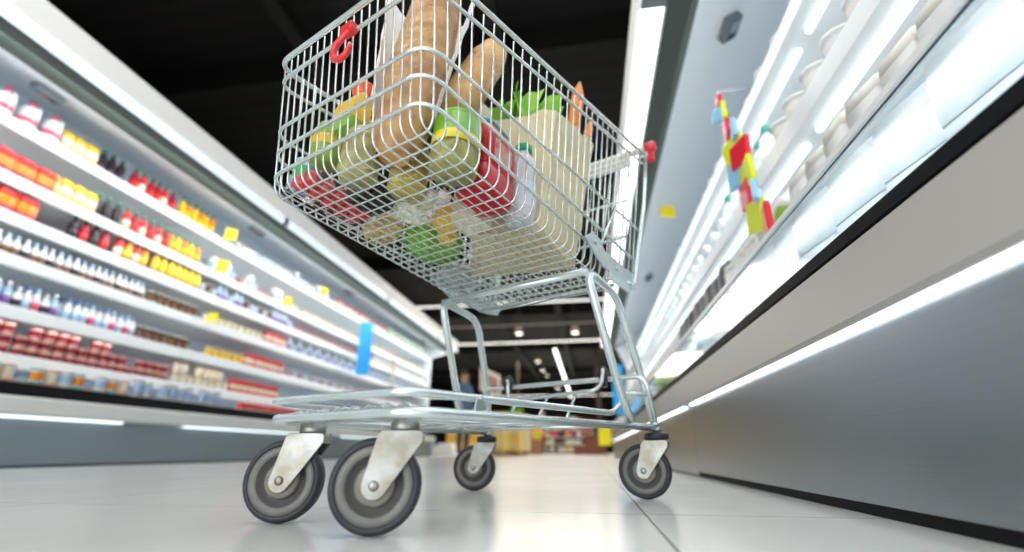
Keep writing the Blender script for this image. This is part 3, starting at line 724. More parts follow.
def camdir_to_cart(dx, dy):   # direction in camera-yaw frame -> cart frame
    Fv = (-sin(TH), -cos(TH)); Nv = (cos(TH), -sin(TH))
    return (dx * Fv[0] + dy * Fv[1], dx * Nv[0] + dy * Nv[1])
STEMS = [(.68, .105, .143, False, -8), (.68, -.105, .1435, False, -2), (.0, .25, .152, True, 24), (.0, -.25, .152, True, 6)]
for (sx_, sy_, zt, blk, ang) in STEMS:
    dv = camdir_to_cart(-cos(radians(ang)), sin(radians(ang)))
    a_ = .0335
    castr((sx_ + dv[0] * a_, sy_ + dv[1] * a_), dv, a_, zt if not blk else .141, blk)
# red hook hanging on the nose
t = thing('carrier_hook', 'red plastic bag hook hanging on the front wires of the trolley', 'hook', (.815, -.0, .806), (0, 0, 0))
t.parent = None
def to_world(p): return cart_M @ Vector(p)
cart_M = Matrix.Translation((cl[0], cl[1], 0)) @ Matrix.Rotation(CROT, 4, 'Z')
t.location = to_world((.809, .026, .788)); t.rotation_euler = (0, 0, CROT)
bm = bm_new(); tube(bm, [(0, .012, .018), (.004, .008, .010), (.008, -.006, -.002), (.010, -.020, -.014), (.010, -.026, -.030), (.010, -.021, -.046), (.010, -.006, -.055), (.010, .011, -.053), (.010, .020, -.044), (.010, .021, -.034)], .006, 8, rads=[.004, .005, .0055, .006, .006, .006, .006, .0055, .005, .004]); obj('hook', bm, REDP, t)
bm = bm_new(); box(bm, (-.006, -.014, .006), (.012, .016, .024)); obj('clip', bm, REDP, t, .003)

# ------------------------------------------------------------------ groceries in the basket
SL = atan2(.095, 1)
def gthing(name, label, cat, x, y, rz=0, dz=.0, tilt=(0, 0), group=None):
    o = thing(name, label, cat, to_world((x, y, floor_z(x) + .0035 + dz)), (0, 0, 0), group)
    o.rotation_mode = 'QUATERNION'
    M = Matrix.Rotation(CROT, 4, 'Z') @ Matrix.Rotation(-SL, 4, 'Y') @ Matrix.Rotation(tilt[0], 4, 'X') @ Matrix.Rotation(tilt[1], 4, 'Y') @ Matrix.Rotation(rz, 4, 'Z')
    o.rotation_quaternion = M.to_quaternion(); return o
JGLASS = mat('jar_glass', (.95, .97, .90), .05, trans=.95, ior=1.2)
FILM = mat('clear_film', (.97, .97, .97), .10, trans=.95, ior=1.12, bump=1., scale=38)
METLID = mat('lid_metal', (.75, .68, .45), .3, .8)
def jar(name, label, x, y, r, h, fill, fillmat, capm, labm=None, lz=(.35, .8), band=None, jit=True, lidh=.016):
    t = gthing(name, label, 'jar', x, y)
    bm = bm_new(); lathe(bm, [(0, 0), (r * .9, 0), (r, .008), (r, h * .86), (r * .86, h * .94), (r * .86, h - lidh), (0, h - lidh)], 24); obj('glass', bm, JGLASS, t)
    bm = bm_new(); rng = random.Random(int(x * 1000))
    lathe(bm, [(0, .004), (r * .80, .004), (r * .88, .012), (r * .88, h * .80), (0, h * .80)], 18)
    for k in range(90):
        a_ = rng.uniform(0, 2 * pi); rad = r - .0135; z_ = rng.uniform(.012, h * .78)
        ball(bm, (rad * cos(a_), rad * sin(a_), z_), .0105, 1, 1, 1, 7)
    for k in range(36):
        a_ = rng.uniform(0, 2 * pi); rad = r * .8 * sqrt(rng.random())
        ball(bm, (rad * cos(a_), rad * sin(a_), .011), .0095, 1, 1, .7, 7)
    obj(fill, bm, fillmat, t)
    bm = bm_new(); lathe(bm, [(r * .87, h - lidh - .004), (r * .93, h - lidh - .004), (r * .93, h - .003), (r * .9, h), (0, h)], 24); obj('lid', bm, capm, t)
    if labm:
        bm = bm_new(); lathe(bm, [(r * 1.006, h * lz[0]), (r * 1.012, h * lz[0] + .001), (r * 1.012, h * lz[1]), (r * 1.006, h * lz[1])], 28); lb = obj('paper_label', bm, labm, t)
        if band:
            bm = bm_new(); lathe(bm, [(r * 1.012, h * lz[0] - .001), (r * 1.018, h * lz[0] - .001), (r * 1.018, h * (lz[0] + .16)), (r * 1.012, h * (lz[0] + .16))], 28); obj('label_band', bm, band, lb)
    return t
OLIVE = mat('olives', (.58, .54, .14), .35, noise=.35, scale=60); CORN = mat('corn', (.95, .72, .10), .4, noise=.3, scale=70); PICK = mat('pickles', (.70, .64, .24), .4, noise=.4, scale=60)
GLAB = mat('green_label', (.20, .55, .03), .3, noise=.25, scale=18); YBAND = mat('yellow_band', (.85, .70, .04), .35)
jar('olive_jar', 'jar of green olives with a bright green label beside the red carton', .650, .141, .043, .120, 'olives', OLIVE, GLAB, GLAB, (.42, .9), YBAND)
jar('corn_jar', 'jar of yellow sweetcorn standing on the basket floor in front of the bread', .652, .032, .036, .095, 'corn', CORN, METLID)
jar('pickle_jar', 'jar of pale pickled vegetables beside the red tomato tray', .724, -.020, .036, .10, 'pickles', PICK, METLID)
DOL = mat('black_olives', (.014, .006, .008), .45, noise=.5, scale=60)
t = gthing('olive_tub', 'clear tub of black olives between the red tray and the sweetcorn', 'tub', .655, -.060)
bm = bm_new(); L = lambda s, z: [(s * a_, s * b_, z) for a_, b_ in ((-.036, -.032), (.036, -.032), (.036, .032), (-.036, .032))]
loft(bm, [L(.86, 0), L(.9, .003), L(1, .05)], 0, False); obj('tub', bm, FILM, t)
bm = bm_new(); rng = random.Random(5)
loft(bm, [L(.82, .003), L(.92, .04)], 0, True)
for k in range(60): ball(bm, (rng.uniform(-.027, .027), rng.uniform(-.023, .023), rng.choice((.008, .042))), .0098, 1, 1, .8, 7)
obj('olives', bm, DOL, t)
bm = bm_new(); box(bm, (-.037, -.033, .05), (.037, .033, .055)); obj('lid', bm, mat('leaf_lid', (.05, .16, .04), .4), t, .002)
# tray of small red tomatoes
TOM = mat('tomato_skin', (.72, .03, .02), .22, coat=.4, noise=.2, scale=25)
t = gthing('tomato_tray', 'long clear tray of red vine tomatoes at the nose of the basket', 'tray', .690, -.130, radians(2))
bm = bm_new()
for i in range(5):
    for j in range(2): ball(bm, (-.062 + i * .031, -.016 + j * .031, .0185), .0178, 1, 1, .95, 12, jit=.03)
obj('tomatoes', bm, TOM, t)
bm = bm_new(); L2 = lambda s, z: [(s * a_, s * b_, z) for a_, b_ in ((-.083, -.038), (.083, -.038), (.083, .038), (-.083, .038))]
loft(bm, [L2(.95, 0), L2(1, .03)], 0, False); obj('tray', bm, mat('tray_film', (.95, .9, .9), .15, trans=.92, ior=1.1), t)
# pasta bags on the far side
PASTA = mat('pasta', (.88, .68, .30), .5, noise=.45, scale=45, col2=(.66, .40, .10))
for k, (x_, y_, lab) in enumerate(((.556, -.140, 'clear bag of yellow pasta behind the tub of black olives'),)):
    t = gthing('pasta_bag', lab, 'pasta', x_, y_, radians(6))
    bm = bm_new(); rng = random.Random(k)
    ball(bm, (0, 0, .028), .046, .95, 1.0, .58, 14)
    for q in range(60):
        a_ = rng.uniform(0, 2 * pi); b_ = rng.uniform(0, .9)
        c_ = Vector((.030 * b_ * cos(a_), .034 * b_ * sin(a_), .006 + .040 * rng.random() * (1 - b_)))
        dr = Vector((rng.uniform(-1, 1), rng.uniform(-1, 1), 0)).normalized() * .011
        tube(bm, [c_ - dr, c_ + dr], .0045, 6)
    obj('pasta', bm, PASTA, t)
    bm = bm_new(); ball(bm, (0, 0, .031), .050, .95, 1.0, .62, 14, jit=.05); tube(bm, [(0, 0, .045), (0, .0, .075)], .02, 8, rads=[.012, .022]); obj('film', bm, FILM, t)
# pale cauliflower, onion, peaches
CAUL = mat('cauliflower', (.97, .97, .80), .6, bump=.3, scale=70, noise=.12)
t = gthing('cauliflower', 'pale cream cauliflower on the basket floor beside the orange fruit', 'vegetable', .576, -.030)
bm = bm_new(); rng = random.Random(8); ball(bm, (0, 0, .036), .040, 1, 1, .85, 16)
for q in range(90):
    v_ = Vector((rng.gauss(0, 1), rng.gauss(0, 1), rng.gauss(0, 1))).normalized(); p_ = Vector((v_.x * .040, v_.y * .040, .037 + v_.z * .030))
    if p_.z > .006: ball(bm, p_, .0105, seg=7)
obj('curd', bm, CAUL, t)
PEACH = mat('peach_skin', (.90, .42, .03), .4, noise=.35, scale=14, col2=(.85, .62, .06))
for k, (x_, y_, r_, lab) in enumerate(((.506, .002, .035, 'orange fruit on the basket floor between cauliflower and red carton'), (.462, -.032, .023, 'smaller orange fruit behind the cauliflower'))):
    t = gthing('orange_fruit', lab, 'fruit', x_, y_)
    bm = bm_new(); ball(bm, (0, 0, r_ * .96), r_, 1, 1, .95, 18, jit=.015); obj('flesh', bm, PEACH, t)
    bm = bm_new(); tube(bm, [(0, 0, r_ * 1.85), (.001, 0, r_ * 1.98)], .003, 6); obj('stem', bm, C['brown'], t)
t = gthing('garlic_net', 'white garlic bulbs in a pale pink net beside the sweetcorn jar', 'vegetable', .594, .058)
bm = bm_new()
for (a_, b_) in ((-.012, -.010), (.013, -.007), (.0, .014)): ball(bm, (a_, b_, .015), .0145, 1, 1, .9, 12); tube(bm, [(a_, b_, .026), (a_, b_, .038)], .003, 6)
obj('garlic', bm, mat('garlic_skin', (.86, .78, .76), .5, noise=.2, scale=40), t)
# bag of green salad
t = gthing('salad_bag', 'clear bag of green salad leaves on the basket floor behind the orange fruit', 'salad', .425, -.110, radians(15))
SAL = mat('salad_leaf', (.26, .60, .05), .45, noise=.55, scale=30, col2=(.10, .32, .02))
bm = bm_new(); rng = random.Random(3)
ball(bm, (0, 0, .043), .068, 1.15, 1.0, .6, 16, jit=.04)
for q in range(130):
    v_ = Vector((rng.gauss(0, 1), rng.gauss(0, 1), rng.gauss(-.3, 1))).normalized(); p_ = Vector((v_.x * .076, v_.y * .065, .043 + v_.z * .038)); p_.z = max(p_.z, .004)
    u_ = v_.orthogonal().normalized() * .014; w_ = v_.cross(u_); ro = rng.random() * 3; u2 = u_ * cos(ro) + w_ * sin(ro); w2 = v_.cross(u2)
    vs = [bm.verts.new(p_ + u2), bm.verts.new(p_ + w2 * .6 + v_ * .004), bm.verts.new(p_ - u2), bm.verts.new(p_ - w2 * .6 + v_ * .004)]; bm.faces.new(vs)
obj('leaves', bm, SAL, t)
bm = bm_new(); tube(bm, [(0, 0, .07), (0, 0, .088), (0, 0, .112)], .02, 10, rads=[.03, .012, .026]); obj('tied_neck', bm, FILM, t)
# grey film pack
t = gthing('frosted_pack', 'crumpled clear film pack near the rear edge of the basket floor', 'food pack', .270, -.148)
bm = bm_new(); ball(bm, (0, 0, .028), .055, 1.2, .9, .5, 16, jit=.22); obj('film', bm, mat('grey_film', (.62, .65, .68), .2, .1, trans=.35, bump=1., scale=40), t)
bm = bm_new(); box(bm, (-.04, -.03, .014), (.04, .03, .038)); obj('contents', bm, mat('dark_contents', (.24, .26, .27), .5, noise=.5, scale=40), t, .006)
# red detergent-like carton bag with rounded base
REDC = mat('red_carton', (.60, .004, .014), .38, coat=.1, noise=.15, scale=12)
t = gthing('red_carton', 'bright red square bottle standing between olive jar and milk bottle', 'bottle', .553, .137, radians(0))
bm = bm_new()
def RR(s, t2, z, rr=.016):
    a_, b_ = .050 * s, .038 * t2; out = []
    for cxs, cys, st in ((1, 1, 0), (-1, 1, 90), (-1, -1, 180), (1, -1, 270)):
        for q in range(0, 91, 30): out.append((cxs * (a_ - rr) + rr * cos(radians(st + q)), cys * (b_ - rr) + rr * sin(radians(st + q)), z))
    return out
loft(bm, [RR(.8, .8, 0), RR(.96, .96, .006), RR(1, 1, .016), RR(1, 1, .055), RR(.93, .93, .058), RR(.93, .93, .064), RR(1, 1, .067), RR(1, 1, .13), RR(.95, .9, .152), RR(.8, .7, .163)]); obj('body', bm, REDC, t)
bm = bm_new(); box(bm, (-.028, .0378, .075), (.028, .0388, .125)); obj('front_label', bm, mat('carton_label', (.55, .50, .40), .4, noise=.6, scale=50, col2=(.70, .08, .06)), t, .0003)
bm = bm_new(); loft(bm, [RR(.82, .72, .163), RR(.80, .7, .175), RR(.5, .5, .178)]); obj('cap', bm, mat('teal_cap', (.04, .25, .25), .35), t)
# cheese wedge / gable carton behind it
t = gthing('milk_carton', 'cream gable-top carton with a yellow band between red bottle and paper bag', 'carton', .502, .069, radians(0))
bm = bm_new(); A_ = .030
g = [[(-A_, -A_, z), (A_, -A_, z), (A_, A_, z), (-A_, A_, z)] for z in (0, .25)]
loft(bm, g, 0, True, False)
v = [bm.verts.new(p) for p in g[1]]; e1 = bm.verts.new((-A_, 0, .318)); e2 = bm.verts.new((A_, 0, .318)); e3 = bm.verts.new((-A_, 0, .332)); e4 = bm.verts.new((A_, 0, .332))
for q in ((v[0], v[1], e2, e1), (v[2], v[3], e1, e2), (v[1], v[2], e2), (v[3], v[0], e1), (e1, e2, e4, e3)): bm.faces.new(q)
obj('carton_body', bm, mat('carton_cream', (.86, .80, .62), .4), t)
bm = bm_new(); box(bm, (-A_ - .0006, -A_ - .0006, .15), (A_ + .0006, A_ + .0006, .235)); obj('yellow_band', bm, YBAND, t)
# milk bottle with green cap
MILK = mat('milk_bottle', (.86, .85, .88), .25, trans=.25, ior=1.2)
t = gthing('milk_bottle', 'white milk bottle with a green cap beside the red bottle', 'bottle', .458, .158)
bm = bm_new(); lathe(bm, [(0, 0), (.026, 0), (.030, .005), (.030, .134), (.027, .154), (.017, .171), (.0145, .175), (.0145, .181), (0, .181)], 24); obj('body', bm, MILK, t)
bm = bm_new(); lathe(bm, [(.0305, .03), (.0308, .031), (.0308, .09), (.0305, .091)], 24); obj('paper_label', bm, mat('milk_label', (.80, .70, .78), .4, noise=.35, scale=22, col2=(.55, .75, .82)), t)
bm = bm_new(); lathe(bm, [(0, .179), (.018, .179), (.0185, .181), (.0185, .195), (.017, .197), (0, .197)], 18); obj('cap', bm, mat('green_cap', (.01, .28, .12), .35), t)
# paper grocery bag with produce
KRAFT = mat('kraft_paper', (.76, .66, .42), .75, noise=.10, scale=9, bump=.15)
bagM = cart_M
bagE = thing('paper_bag', 'tall beige paper grocery bag with lettuce and carrots sticking out', 'bag', (cart_M @ Vector((.37, .08, floor_z(.37)))), (0, 0, CROT))
binv = (Matrix.Translation(bagE.location) @ Matrix.Rotation(CROT, 4, 'Z')).inverted() @ cart_M
def bl(x, y, z): return binv @ Vector((x, y, z))
fz = lambda x: floor_z(x) + .0045
base = [(.462, .045), (.330, -.075), (.195, .080), (.225, .168), (.415, .186)]
base = [(.468, .040), (.300, -.085), (.225, .165), (.415, .186)]
topc = [(.430, .010, .862), (.215, -.105, .905), (.075, .175, .955), (.345, .192, .880)]
def quad_pts(Q, n=6):
    out = []
    for i in range(4):
        a_, b_ = Vector(Q[i]), Vector(Q[(i + 1) % 4])
        for k in range(n): out.append(a_.lerp(b_, k / n))
    return out
bq = [(x, y, fz(x)) for x, y in base]
loops = []
rng = random.Random(4)
for lv in range(8):
    t_ = lv / 7
    Q = [Vector(bq[i]).lerp(Vector(topc[i]), t_) for i in range(4)]
    cen = sum((Vector(q) for q in Q), Vector()) / 4
    P = quad_pts(Q)
    out = []
    for k, p in enumerate(P):
        j = 0 if lv in (0,) else rng.uniform(-.004, .004)
        if k % 6 == 3: j -= .006 * t_
        d_ = (p - cen); d_.z = 0
        q = p + d_.normalized() * j
        if lv == 7: q.z += .006 * (1 if k % 2 else -1)
        out.append(bl(*q))
    loops.append(out)
bm = bm_new(); loft(bm, loops, 0, False, False)
f = bm.faces.new([bm.verts[i] for i in range(0)]) if False else None
bm.verts.ensure_lookup_table(); bm.faces.new([bm.verts[i] for i in range(24)][::-1])
obj('paper_wall', bm, KRAFT, bagE)
bm = bm_new(); hp = [Vector(topc[2]).lerp(Vector(topc[3]), .12), Vector(topc[2]).lerp(Vector(topc[3]), .30)]
c0 = Vector(topc[2]).lerp(Vector(topc[1]), .15); c1 = Vector(topc[2]).lerp(Vector(topc[1]), .55)
tube(bm, [bl(*p) for p in fillet([c0 - Vector((0, 0, .03)), c0 + Vector((-.004, 0, .10)), c1 + Vector((-.004, 0, .10)), c1 - Vector((0, 0, .03))], .03, 5)], .0025, 6); obj('bag_handle', bm, mat('paper_cord', (.75, .66, .48), .7), bagE)
# lettuce and carrots in the bag
LET = mat('lettuce_leaf', (.35, .72, .06), .4, noise=.4, scale=35, col2=(.16, .48, .02))
t = thing('lettuce', 'frilly green lettuce sticking out of the paper bag', 'vegetable', cart_M @ Vector((.262, .075, .872)), (0, 0, CROT))
bm = bm_new(); rng = random.Random(6)
for q in range(34):
    a_ = rng.uniform(0, 2 * pi); ln = rng.uniform(.07, .11); w_ = rng.uniform(.03, .045)
    along = rng.uniform(-.10, .10); side = rng.uniform(-.05, .05)
    o_ = Vector((along, side, 0)); up = Vector((along * .5 + rng.uniform(-.3, .3), side * .8 + rng.uniform(-.3, .3), 1)).normalized(); sd = Vector((cos(a_), sin(a_), 0))
    grid = []
    for i in range(5):
        rowv = []
        for j in range(5):
            s_ = (j - 2) / 2; ww = w_ * (.35 + .65 * i / 4)
            p_ = o_ + up * ln * i / 4 + sd * ww * s_ + up.cross(sd) * (.010 * sin(j * 2.5 + q) * i / 4 + .012 * s_ * s_)
            rowv.append(bm.verts.new(p_))
        grid.append(rowv)
    for i in range(4):
        for j in range(4): fa = bm.faces.new((grid[i][j], grid[i][j + 1], grid[i + 1][j + 1], grid[i + 1][j])); fa.smooth = True
obj('leaves', bm, LET, t, fix=False)
CAR = mat('carrot_skin', (.86, .26, .02), .45, noise=.2, scale=40)
def carrot(p0, p1, r, lab):
    p0, p1 = Vector(p0), Vector(p1)
    t = thing('carrot', lab, 'vegetable', cart_M @ p0, (0, 0, CROT)); d_ = p1 - p0
    bm = bm_new(); n_ = 9; ax = [d_ * (k / (n_ - 1)) for k in range(n_)]
    tube(bm, ax, r, 12, rads=[r * .5, r * .62, r * .72, r * .8, r * .88, r * .95, r, r * .9, r * .35]); obj('root', bm, CAR, t)
    bm = bm_new(); tube(bm, [d_, d_ * 1.03], r * .25, 8); obj('crown_stub', bm, C['lgreen'], t)
carrot((.17, .13, .83), (.112, .158, 1.150), .020, 'upright orange carrot poking out of the paper bag')
carrot((.14, .155, .83), (.050, .160, 1.055), .013, 'shorter carrot leaning at the rim of the paper bag')
# loaves in a white paper sleeve and film
CRUST = mat('bread_crust', (.47, .20, .045), .5, noise=.55, scale=26, col2=(.74, .42, .14), bump=.5)
PAPER = mat('white_paper_glow', (.96, .96, .95), .6, emit=.12)  # glow added to lighten the paper shaded by the loaf
t = gthing('bread_loaf', 'long brown loaf in clear film and white sleeve standing upright at the basket nose', 'bread', .716, .064, dz=.012)
bm = bm_new()
axis = [Vector((-.03 * k / 12, .0012 * k, .01 + .48 * k / 12)) for k in range(13)]
rads = [.026, .040, .046, .049, .051, .052, .052, .051, .050, .049, .047, .038, .016]
bl_ = []
rng = random.Random(12)
for k in range(13):
    bl_.append([axis[k] + Vector((cos(2 * pi * q / 22), sin(2 * pi * q / 22), 0)) * rads[k] * (1 + rng.uniform(-.03, .03)) for q in range(22)])
loft(bm, bl_); obj('crust', bm, CRUST, t)
bm = bm_new(); fl_ = []
for k in range(13):
    fl_.append([axis[k] + Vector((cos(2 * pi * q / 30), sin(2 * pi * q / 30), 0)) * (rads[k] + .0035 + rng.uniform(0, .0022)) + Vector((0, 0, -.003 if k == 0 else 0)) for q in range(30)])
loft(bm, fl_, cap=False); obj('film', bm, FILM, t)
bm = bm_new(); g_ = []
for k in range(9):
    t_ = k / 8; c_ = Vector((-.03 * t_, -.012 * t_, .115 + .365 * t_)); rr_ = .0585 + .032 * t_; a0 = pi + atan2(.755, .655)
    g_.append([bm.verts.new(c_ + Vector((cos(a0 + a_) * rr_, sin(a0 + a_) * rr_, 0)) * (1 + .03 * sin(3 * k + 9 * a_))) for a_ in [(-1.95 + 3.9 * q / 14) for q in range(15)]])
for k in range(8):
    for q in range(14):
        f = bm.faces.new((g_[k][q], g_[k][q + 1], g_[k + 1][q + 1], g_[k + 1][q])); f.smooth = True
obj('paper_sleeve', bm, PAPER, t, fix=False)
t = gthing('baguette', 'golden baguette in clear film leaning above the green lidded olive jar', 'bread', .618, .102, dz=.17)
d_ = Vector((-.30, .012, .80)).normalized()
bm = bm_new(); ax = [d_ * (.02 + .31 * k / 10) for k in range(11)]
tube(bm, ax, .03, 16, rads=[.026, .034, .037, .038, .039, .039, .039, .038, .037, .033, .016]); obj('crust', bm, mat('baguette_crust', (.80, .46, .13), .45, noise=.35, scale=14, col2=(.62, .32, .08)), t)
bm = bm_new(); tube(bm, [d_ * (.0 + .24 * k / 8) for k in range(9)], .037, 16, cap=False, rads=[.029, .037, .040, .0415, .042, .042, .042, .042, .042]); obj('film', bm, FILM, t)
# green, yellow, red packs at the nose
t = gthing('green_pouch', 'pale green rounded tub standing at the far nose corner of the basket', 'tub', .735, -.108, dz=.058)
bm = bm_new(); lathe(bm, [(0, 0), (.026, 0), (.031, .01), (.033, .07), (.028, .085), (.012, .092), (0, .093)], 20); obj('body', bm, mat('pale_green', (.33, .52, .06), .3, coat=.3, noise=.3, scale=16), t)
bm = bm_new(); lathe(bm, [(.0322, .03), (.0335, .031), (.0338, .05), (.0325, .051)], 20); obj('band', bm, C['yellow'], t)
t = gthing('yellow_pouch', 'yellow food pouch with a lime green foot beside the pale green tub', 'food pack', .737, -.046, dz=.1025)
bm = bm_new(); Q2 = lambda a_, b_, z: [(-a_, -b_, z), (a_, -b_, z), (a_, b_, z), (-a_, b_, z)]
loft(bm, [Q2(.022, .028, .02), Q2(.022, .03, .05), Q2(.014, .03, .075), Q2(.003, .029, .088)], 0, True); obj('body', bm, C['yellow'], t, .002)
bm = bm_new(); loft(bm, [Q2(.018, .026, .0), Q2(.0225, .0285, .021)], 0, True); obj('foot', bm, C['lgreen'], t, .002)
t = gthing('tomato_punnet', 'red tomato above the yellow pouch beside the white bread sleeve', 'vegetable', .715, -.046, dz=.197)
bm = bm_new(); ball(bm, (0, 0, .022), .024, 1, 1, .93, 16); obj('flesh', bm, mat('orange_red', (.80, .10, .03), .25, coat=.3), t)
bm = bm_new(); ball(bm, (0, 0, .045), .008, 1, 1, .3, 8); obj('calyx', bm, C['lgreen'], t)
t = gthing('blue_tub', 'small light blue tub with a green band in the far nose corner', 'tub', .742, -.155, dz=.012)
bm = bm_new(); lathe(bm, [(0, 0), (.020, 0), (.026, .055), (.027, .06), (0, .062)], 18); obj('body', bm, C['lblue'], t)
bm = bm_new(); lathe(bm, [(.0225, .02), (.0238, .021), (.0258, .042), (.0252, .043)], 18); obj('band', bm, mat('tub_green', (.05, .45, .12), .35), t)

# ------------------------------------------------------------------ far end of the store
def boxes_stack(cx_, cy_, nx, nz, sx, sz, m, lab, catg):
    pal = thing('wooden_pallet', 'low wooden pallet under the ' + lab, 'pallet', (cx_, cy_, 0))
    bm = bm_new()
    for k in range(5): box(bm, (-nx * sx / 2, -.4 + k * .17, .10), (nx * sx / 2, -.4 + k * .17 + .1, .125))
    obj('deck', bm, mat('pallet_wood', (.45, .28, .13), .7), pal)
    for q in (-1, 0, 1):
        bm = bm_new(); box(bm, (q * (nx * sx / 2 - .06) - .05, -.4, 0), (q * (nx * sx / 2 - .06) + .05, .38, .099)); obj('runner', bm, mat('pallet_wood', (.45, .28, .13), .7), pal)
    for i in range(nx):
        for j in range(nz):
            t = thing('cardboard_box', '%s, %s of the pile' % (lab[:-1] if lab.endswith('s') else lab, ['bottom tier', 'second tier', 'third tier', 'fourth tier'][j]), 'box', (cx_ + (i - (nx - 1) / 2) * sx, cy_, .127 + j * sz), (0, 0, 0), lab)
            bm = bm_new(); box(bm, (-sx * .49, -.38, 0), (sx * .49, .38, sz - .004)); obj('carton', bm, m, t, .006)
            bm = bm_new(); box(bm, (-sx * .49, -.383, sz * .42), (sx * .49, -.38, sz * .52)); obj('tape', bm, C['cream'], t)
YB = mat('yellow_cartons', (.95, .72, .22), .5, noise=.25, scale=4); YB2 = mat('orange_cartons', (.75, .45, .08), .5, noise=.25, scale=4); CRB = mat('cream_cartons', (.82, .70, .48), .5, noise=.2, scale=4)
def gx(px, Y, z=.1):     # X of a floor-level point seen at column px, Y metres down the aisle
    k = (px - 512) / F_PX; s, c = sin(YAW), cos(YAW); cp, sp = cos(PIT), sin(PIT); zz = z - CAMH
    return (k * (Y * c * cp + zz * sp) - Y * s) / (c + k * s * cp)
boxes_stack(gx(466, 17), 17, 3, 2, .42, .40, YB2, 'orange yellow cartons', 'box')
boxes_stack(gx(499.5, 13.3), 13.3, 1, 3, .30, .33, YB, 'tall yellow cartons', 'box')
boxes_stack(gx(513, 14.6), 14.6, 2, 3, .26, .36, YB, 'square yellow cartons', 'box')
boxes_stack(gx(525.5, 15.6), 15.6, 1, 3, .24, .36, CRB, 'cream cartons', 'box')
# far gondola with packets
def gondola(px, Y, wd, nsh, lab, sn):
    X = gx(px, Y)
    t = thing('shelf_rack', lab, 'shelf', (X, Y, 0))
    bm = bm_new(); box(bm, (-wd / 2, .3, 0), (wd / 2, .34, nsh * .34)); obj('back_board', bm, mat('rack_back', (.25, .17, .12), .6), t)
    for k in range(nsh):
        bm = bm_new(); box(bm, (-wd / 2, -.2, .10 + k * .34), (wd / 2, .3, .13 + k * .34)); obj('shelf', bm, WHITE, t)
        n_ = int(wd / .19)
        for i in range(n_):
            cc = random.choice(['red', 'cream', 'white', 'brown', 'yellow', 'white', 'pink', 'cream', 'dark'])
            bm = bm_new(); hh = random.uniform(.15, .27); box(bm, (-.08, -.1, 0), (.08, .1, hh))
            o = obj('grocery_box', bm, C[cc], None, .01); o.location = (X + (i - (n_ - 1) / 2) * .19, Y - .05, .131 + k * .34)
            tag(o, 'small packet on the %s board of the %s' % (['lowest', 'second', 'third', 'fourth', 'fifth'][k], sn), 'food pack', '%s board of the %s' % (['lowest', 'second', 'third', 'fourth', 'fifth'][k], sn))
gondola(562, 25, 2.3, 5, 'far store rack of packets behind the dark figure', 'far rack')
gondola(583, 26.5, 1.3, 5, 'narrow far rack of packets beside the brown counter', 'narrow far rack')
def simple(name, px, Y, lab, cat, fn, m):
    bm = bm_new(); fn(bm); o = obj(name, bm, m, None, .02); o.location = (gx(px, Y), Y, 0); return tag(o, lab, cat)
t = thing('wooden_kiosk', 'dark brown wooden counter far down the aisle', 'counter', (gx(594, 18), 18, 0))
bm = bm_new(); box(bm, (-.32, -.25, .0), (.32, .25, .62)); obj('cabinet', bm, mat('kiosk_wood', (.16, .05, .03), .5), t, .02)
bm = bm_new(); box(bm, (-.36, -.28, .62), (.36, .28, .67)); obj('counter_top', bm, mat('kiosk_top', (.22, .08, .04), .4), t, .01)
bm = bm_new(); box(bm, (-.72, -.2, .0), (-.33, .2, .32)); obj('side_shelf', bm, mat('kiosk_wood', (.16, .05, .03), .5), t, .02)
t = thing('yellow_sign', 'bright yellow sign board on a post far down the aisle', 'sign', (gx(606, 14), 14, 0))
bm = bm_new(); box(bm, (-.17, -.01, .27), (.17, .01, .80)); obj('board', bm, mat('yellow_board', (.92, .80, .02), .5, emit=.3), t)  # board is no lamp; its yellow has some glow added
bm = bm_new(); tube(bm, [(.0, .02, 0), (.0, .02, .3)], .03, 8); obj('post', bm, C['brown'], t)
t = thing('poster_stand', 'orange and green poster stand beside the dark standing figure', 'sign', (gx(537, 19), 19, 0))
bm = bm_new(); box(bm, (-.2, 0, .55), (.2, .03, 1.1)); obj('poster', bm, C['orange'], t)
bm = bm_new(); box(bm, (-.14, -.01, .6), (.14, .0, .82)); obj('green_panel', bm, C['lgreen'], t)
bm = bm_new(); box(bm, (-.2, -.1, 0), (.2, .15, .55)); obj('base_box', bm, C['brown'], t, .01)
t = thing('green_crate', 'green crate on top of the yellow cartons', 'crate', (gx(517, 14.6), 14.6, 1.206))
bm = bm_new(); box(bm, (-.16, -.2, 0), (.16, .2, .16)); obj('crate_body', bm, mat('crate_green', (.06, .32, .04), .45), t, .01)
bm = bm_new(); box(bm, (-.13, -.17, .161), (.13, .17, .18)); obj('crate_top', bm, C['lgreen'], t)
o = simple('wrapped_pallet', 446, 14.6, 'white wrapped goods at the end of the long case', 'goods', lambda b_: (box(b_, (-.3, -.3, 0), (.3, .3, .26)), box(b_, (-.22, -.22, .26), (.22, .22, .34))), WHITE)
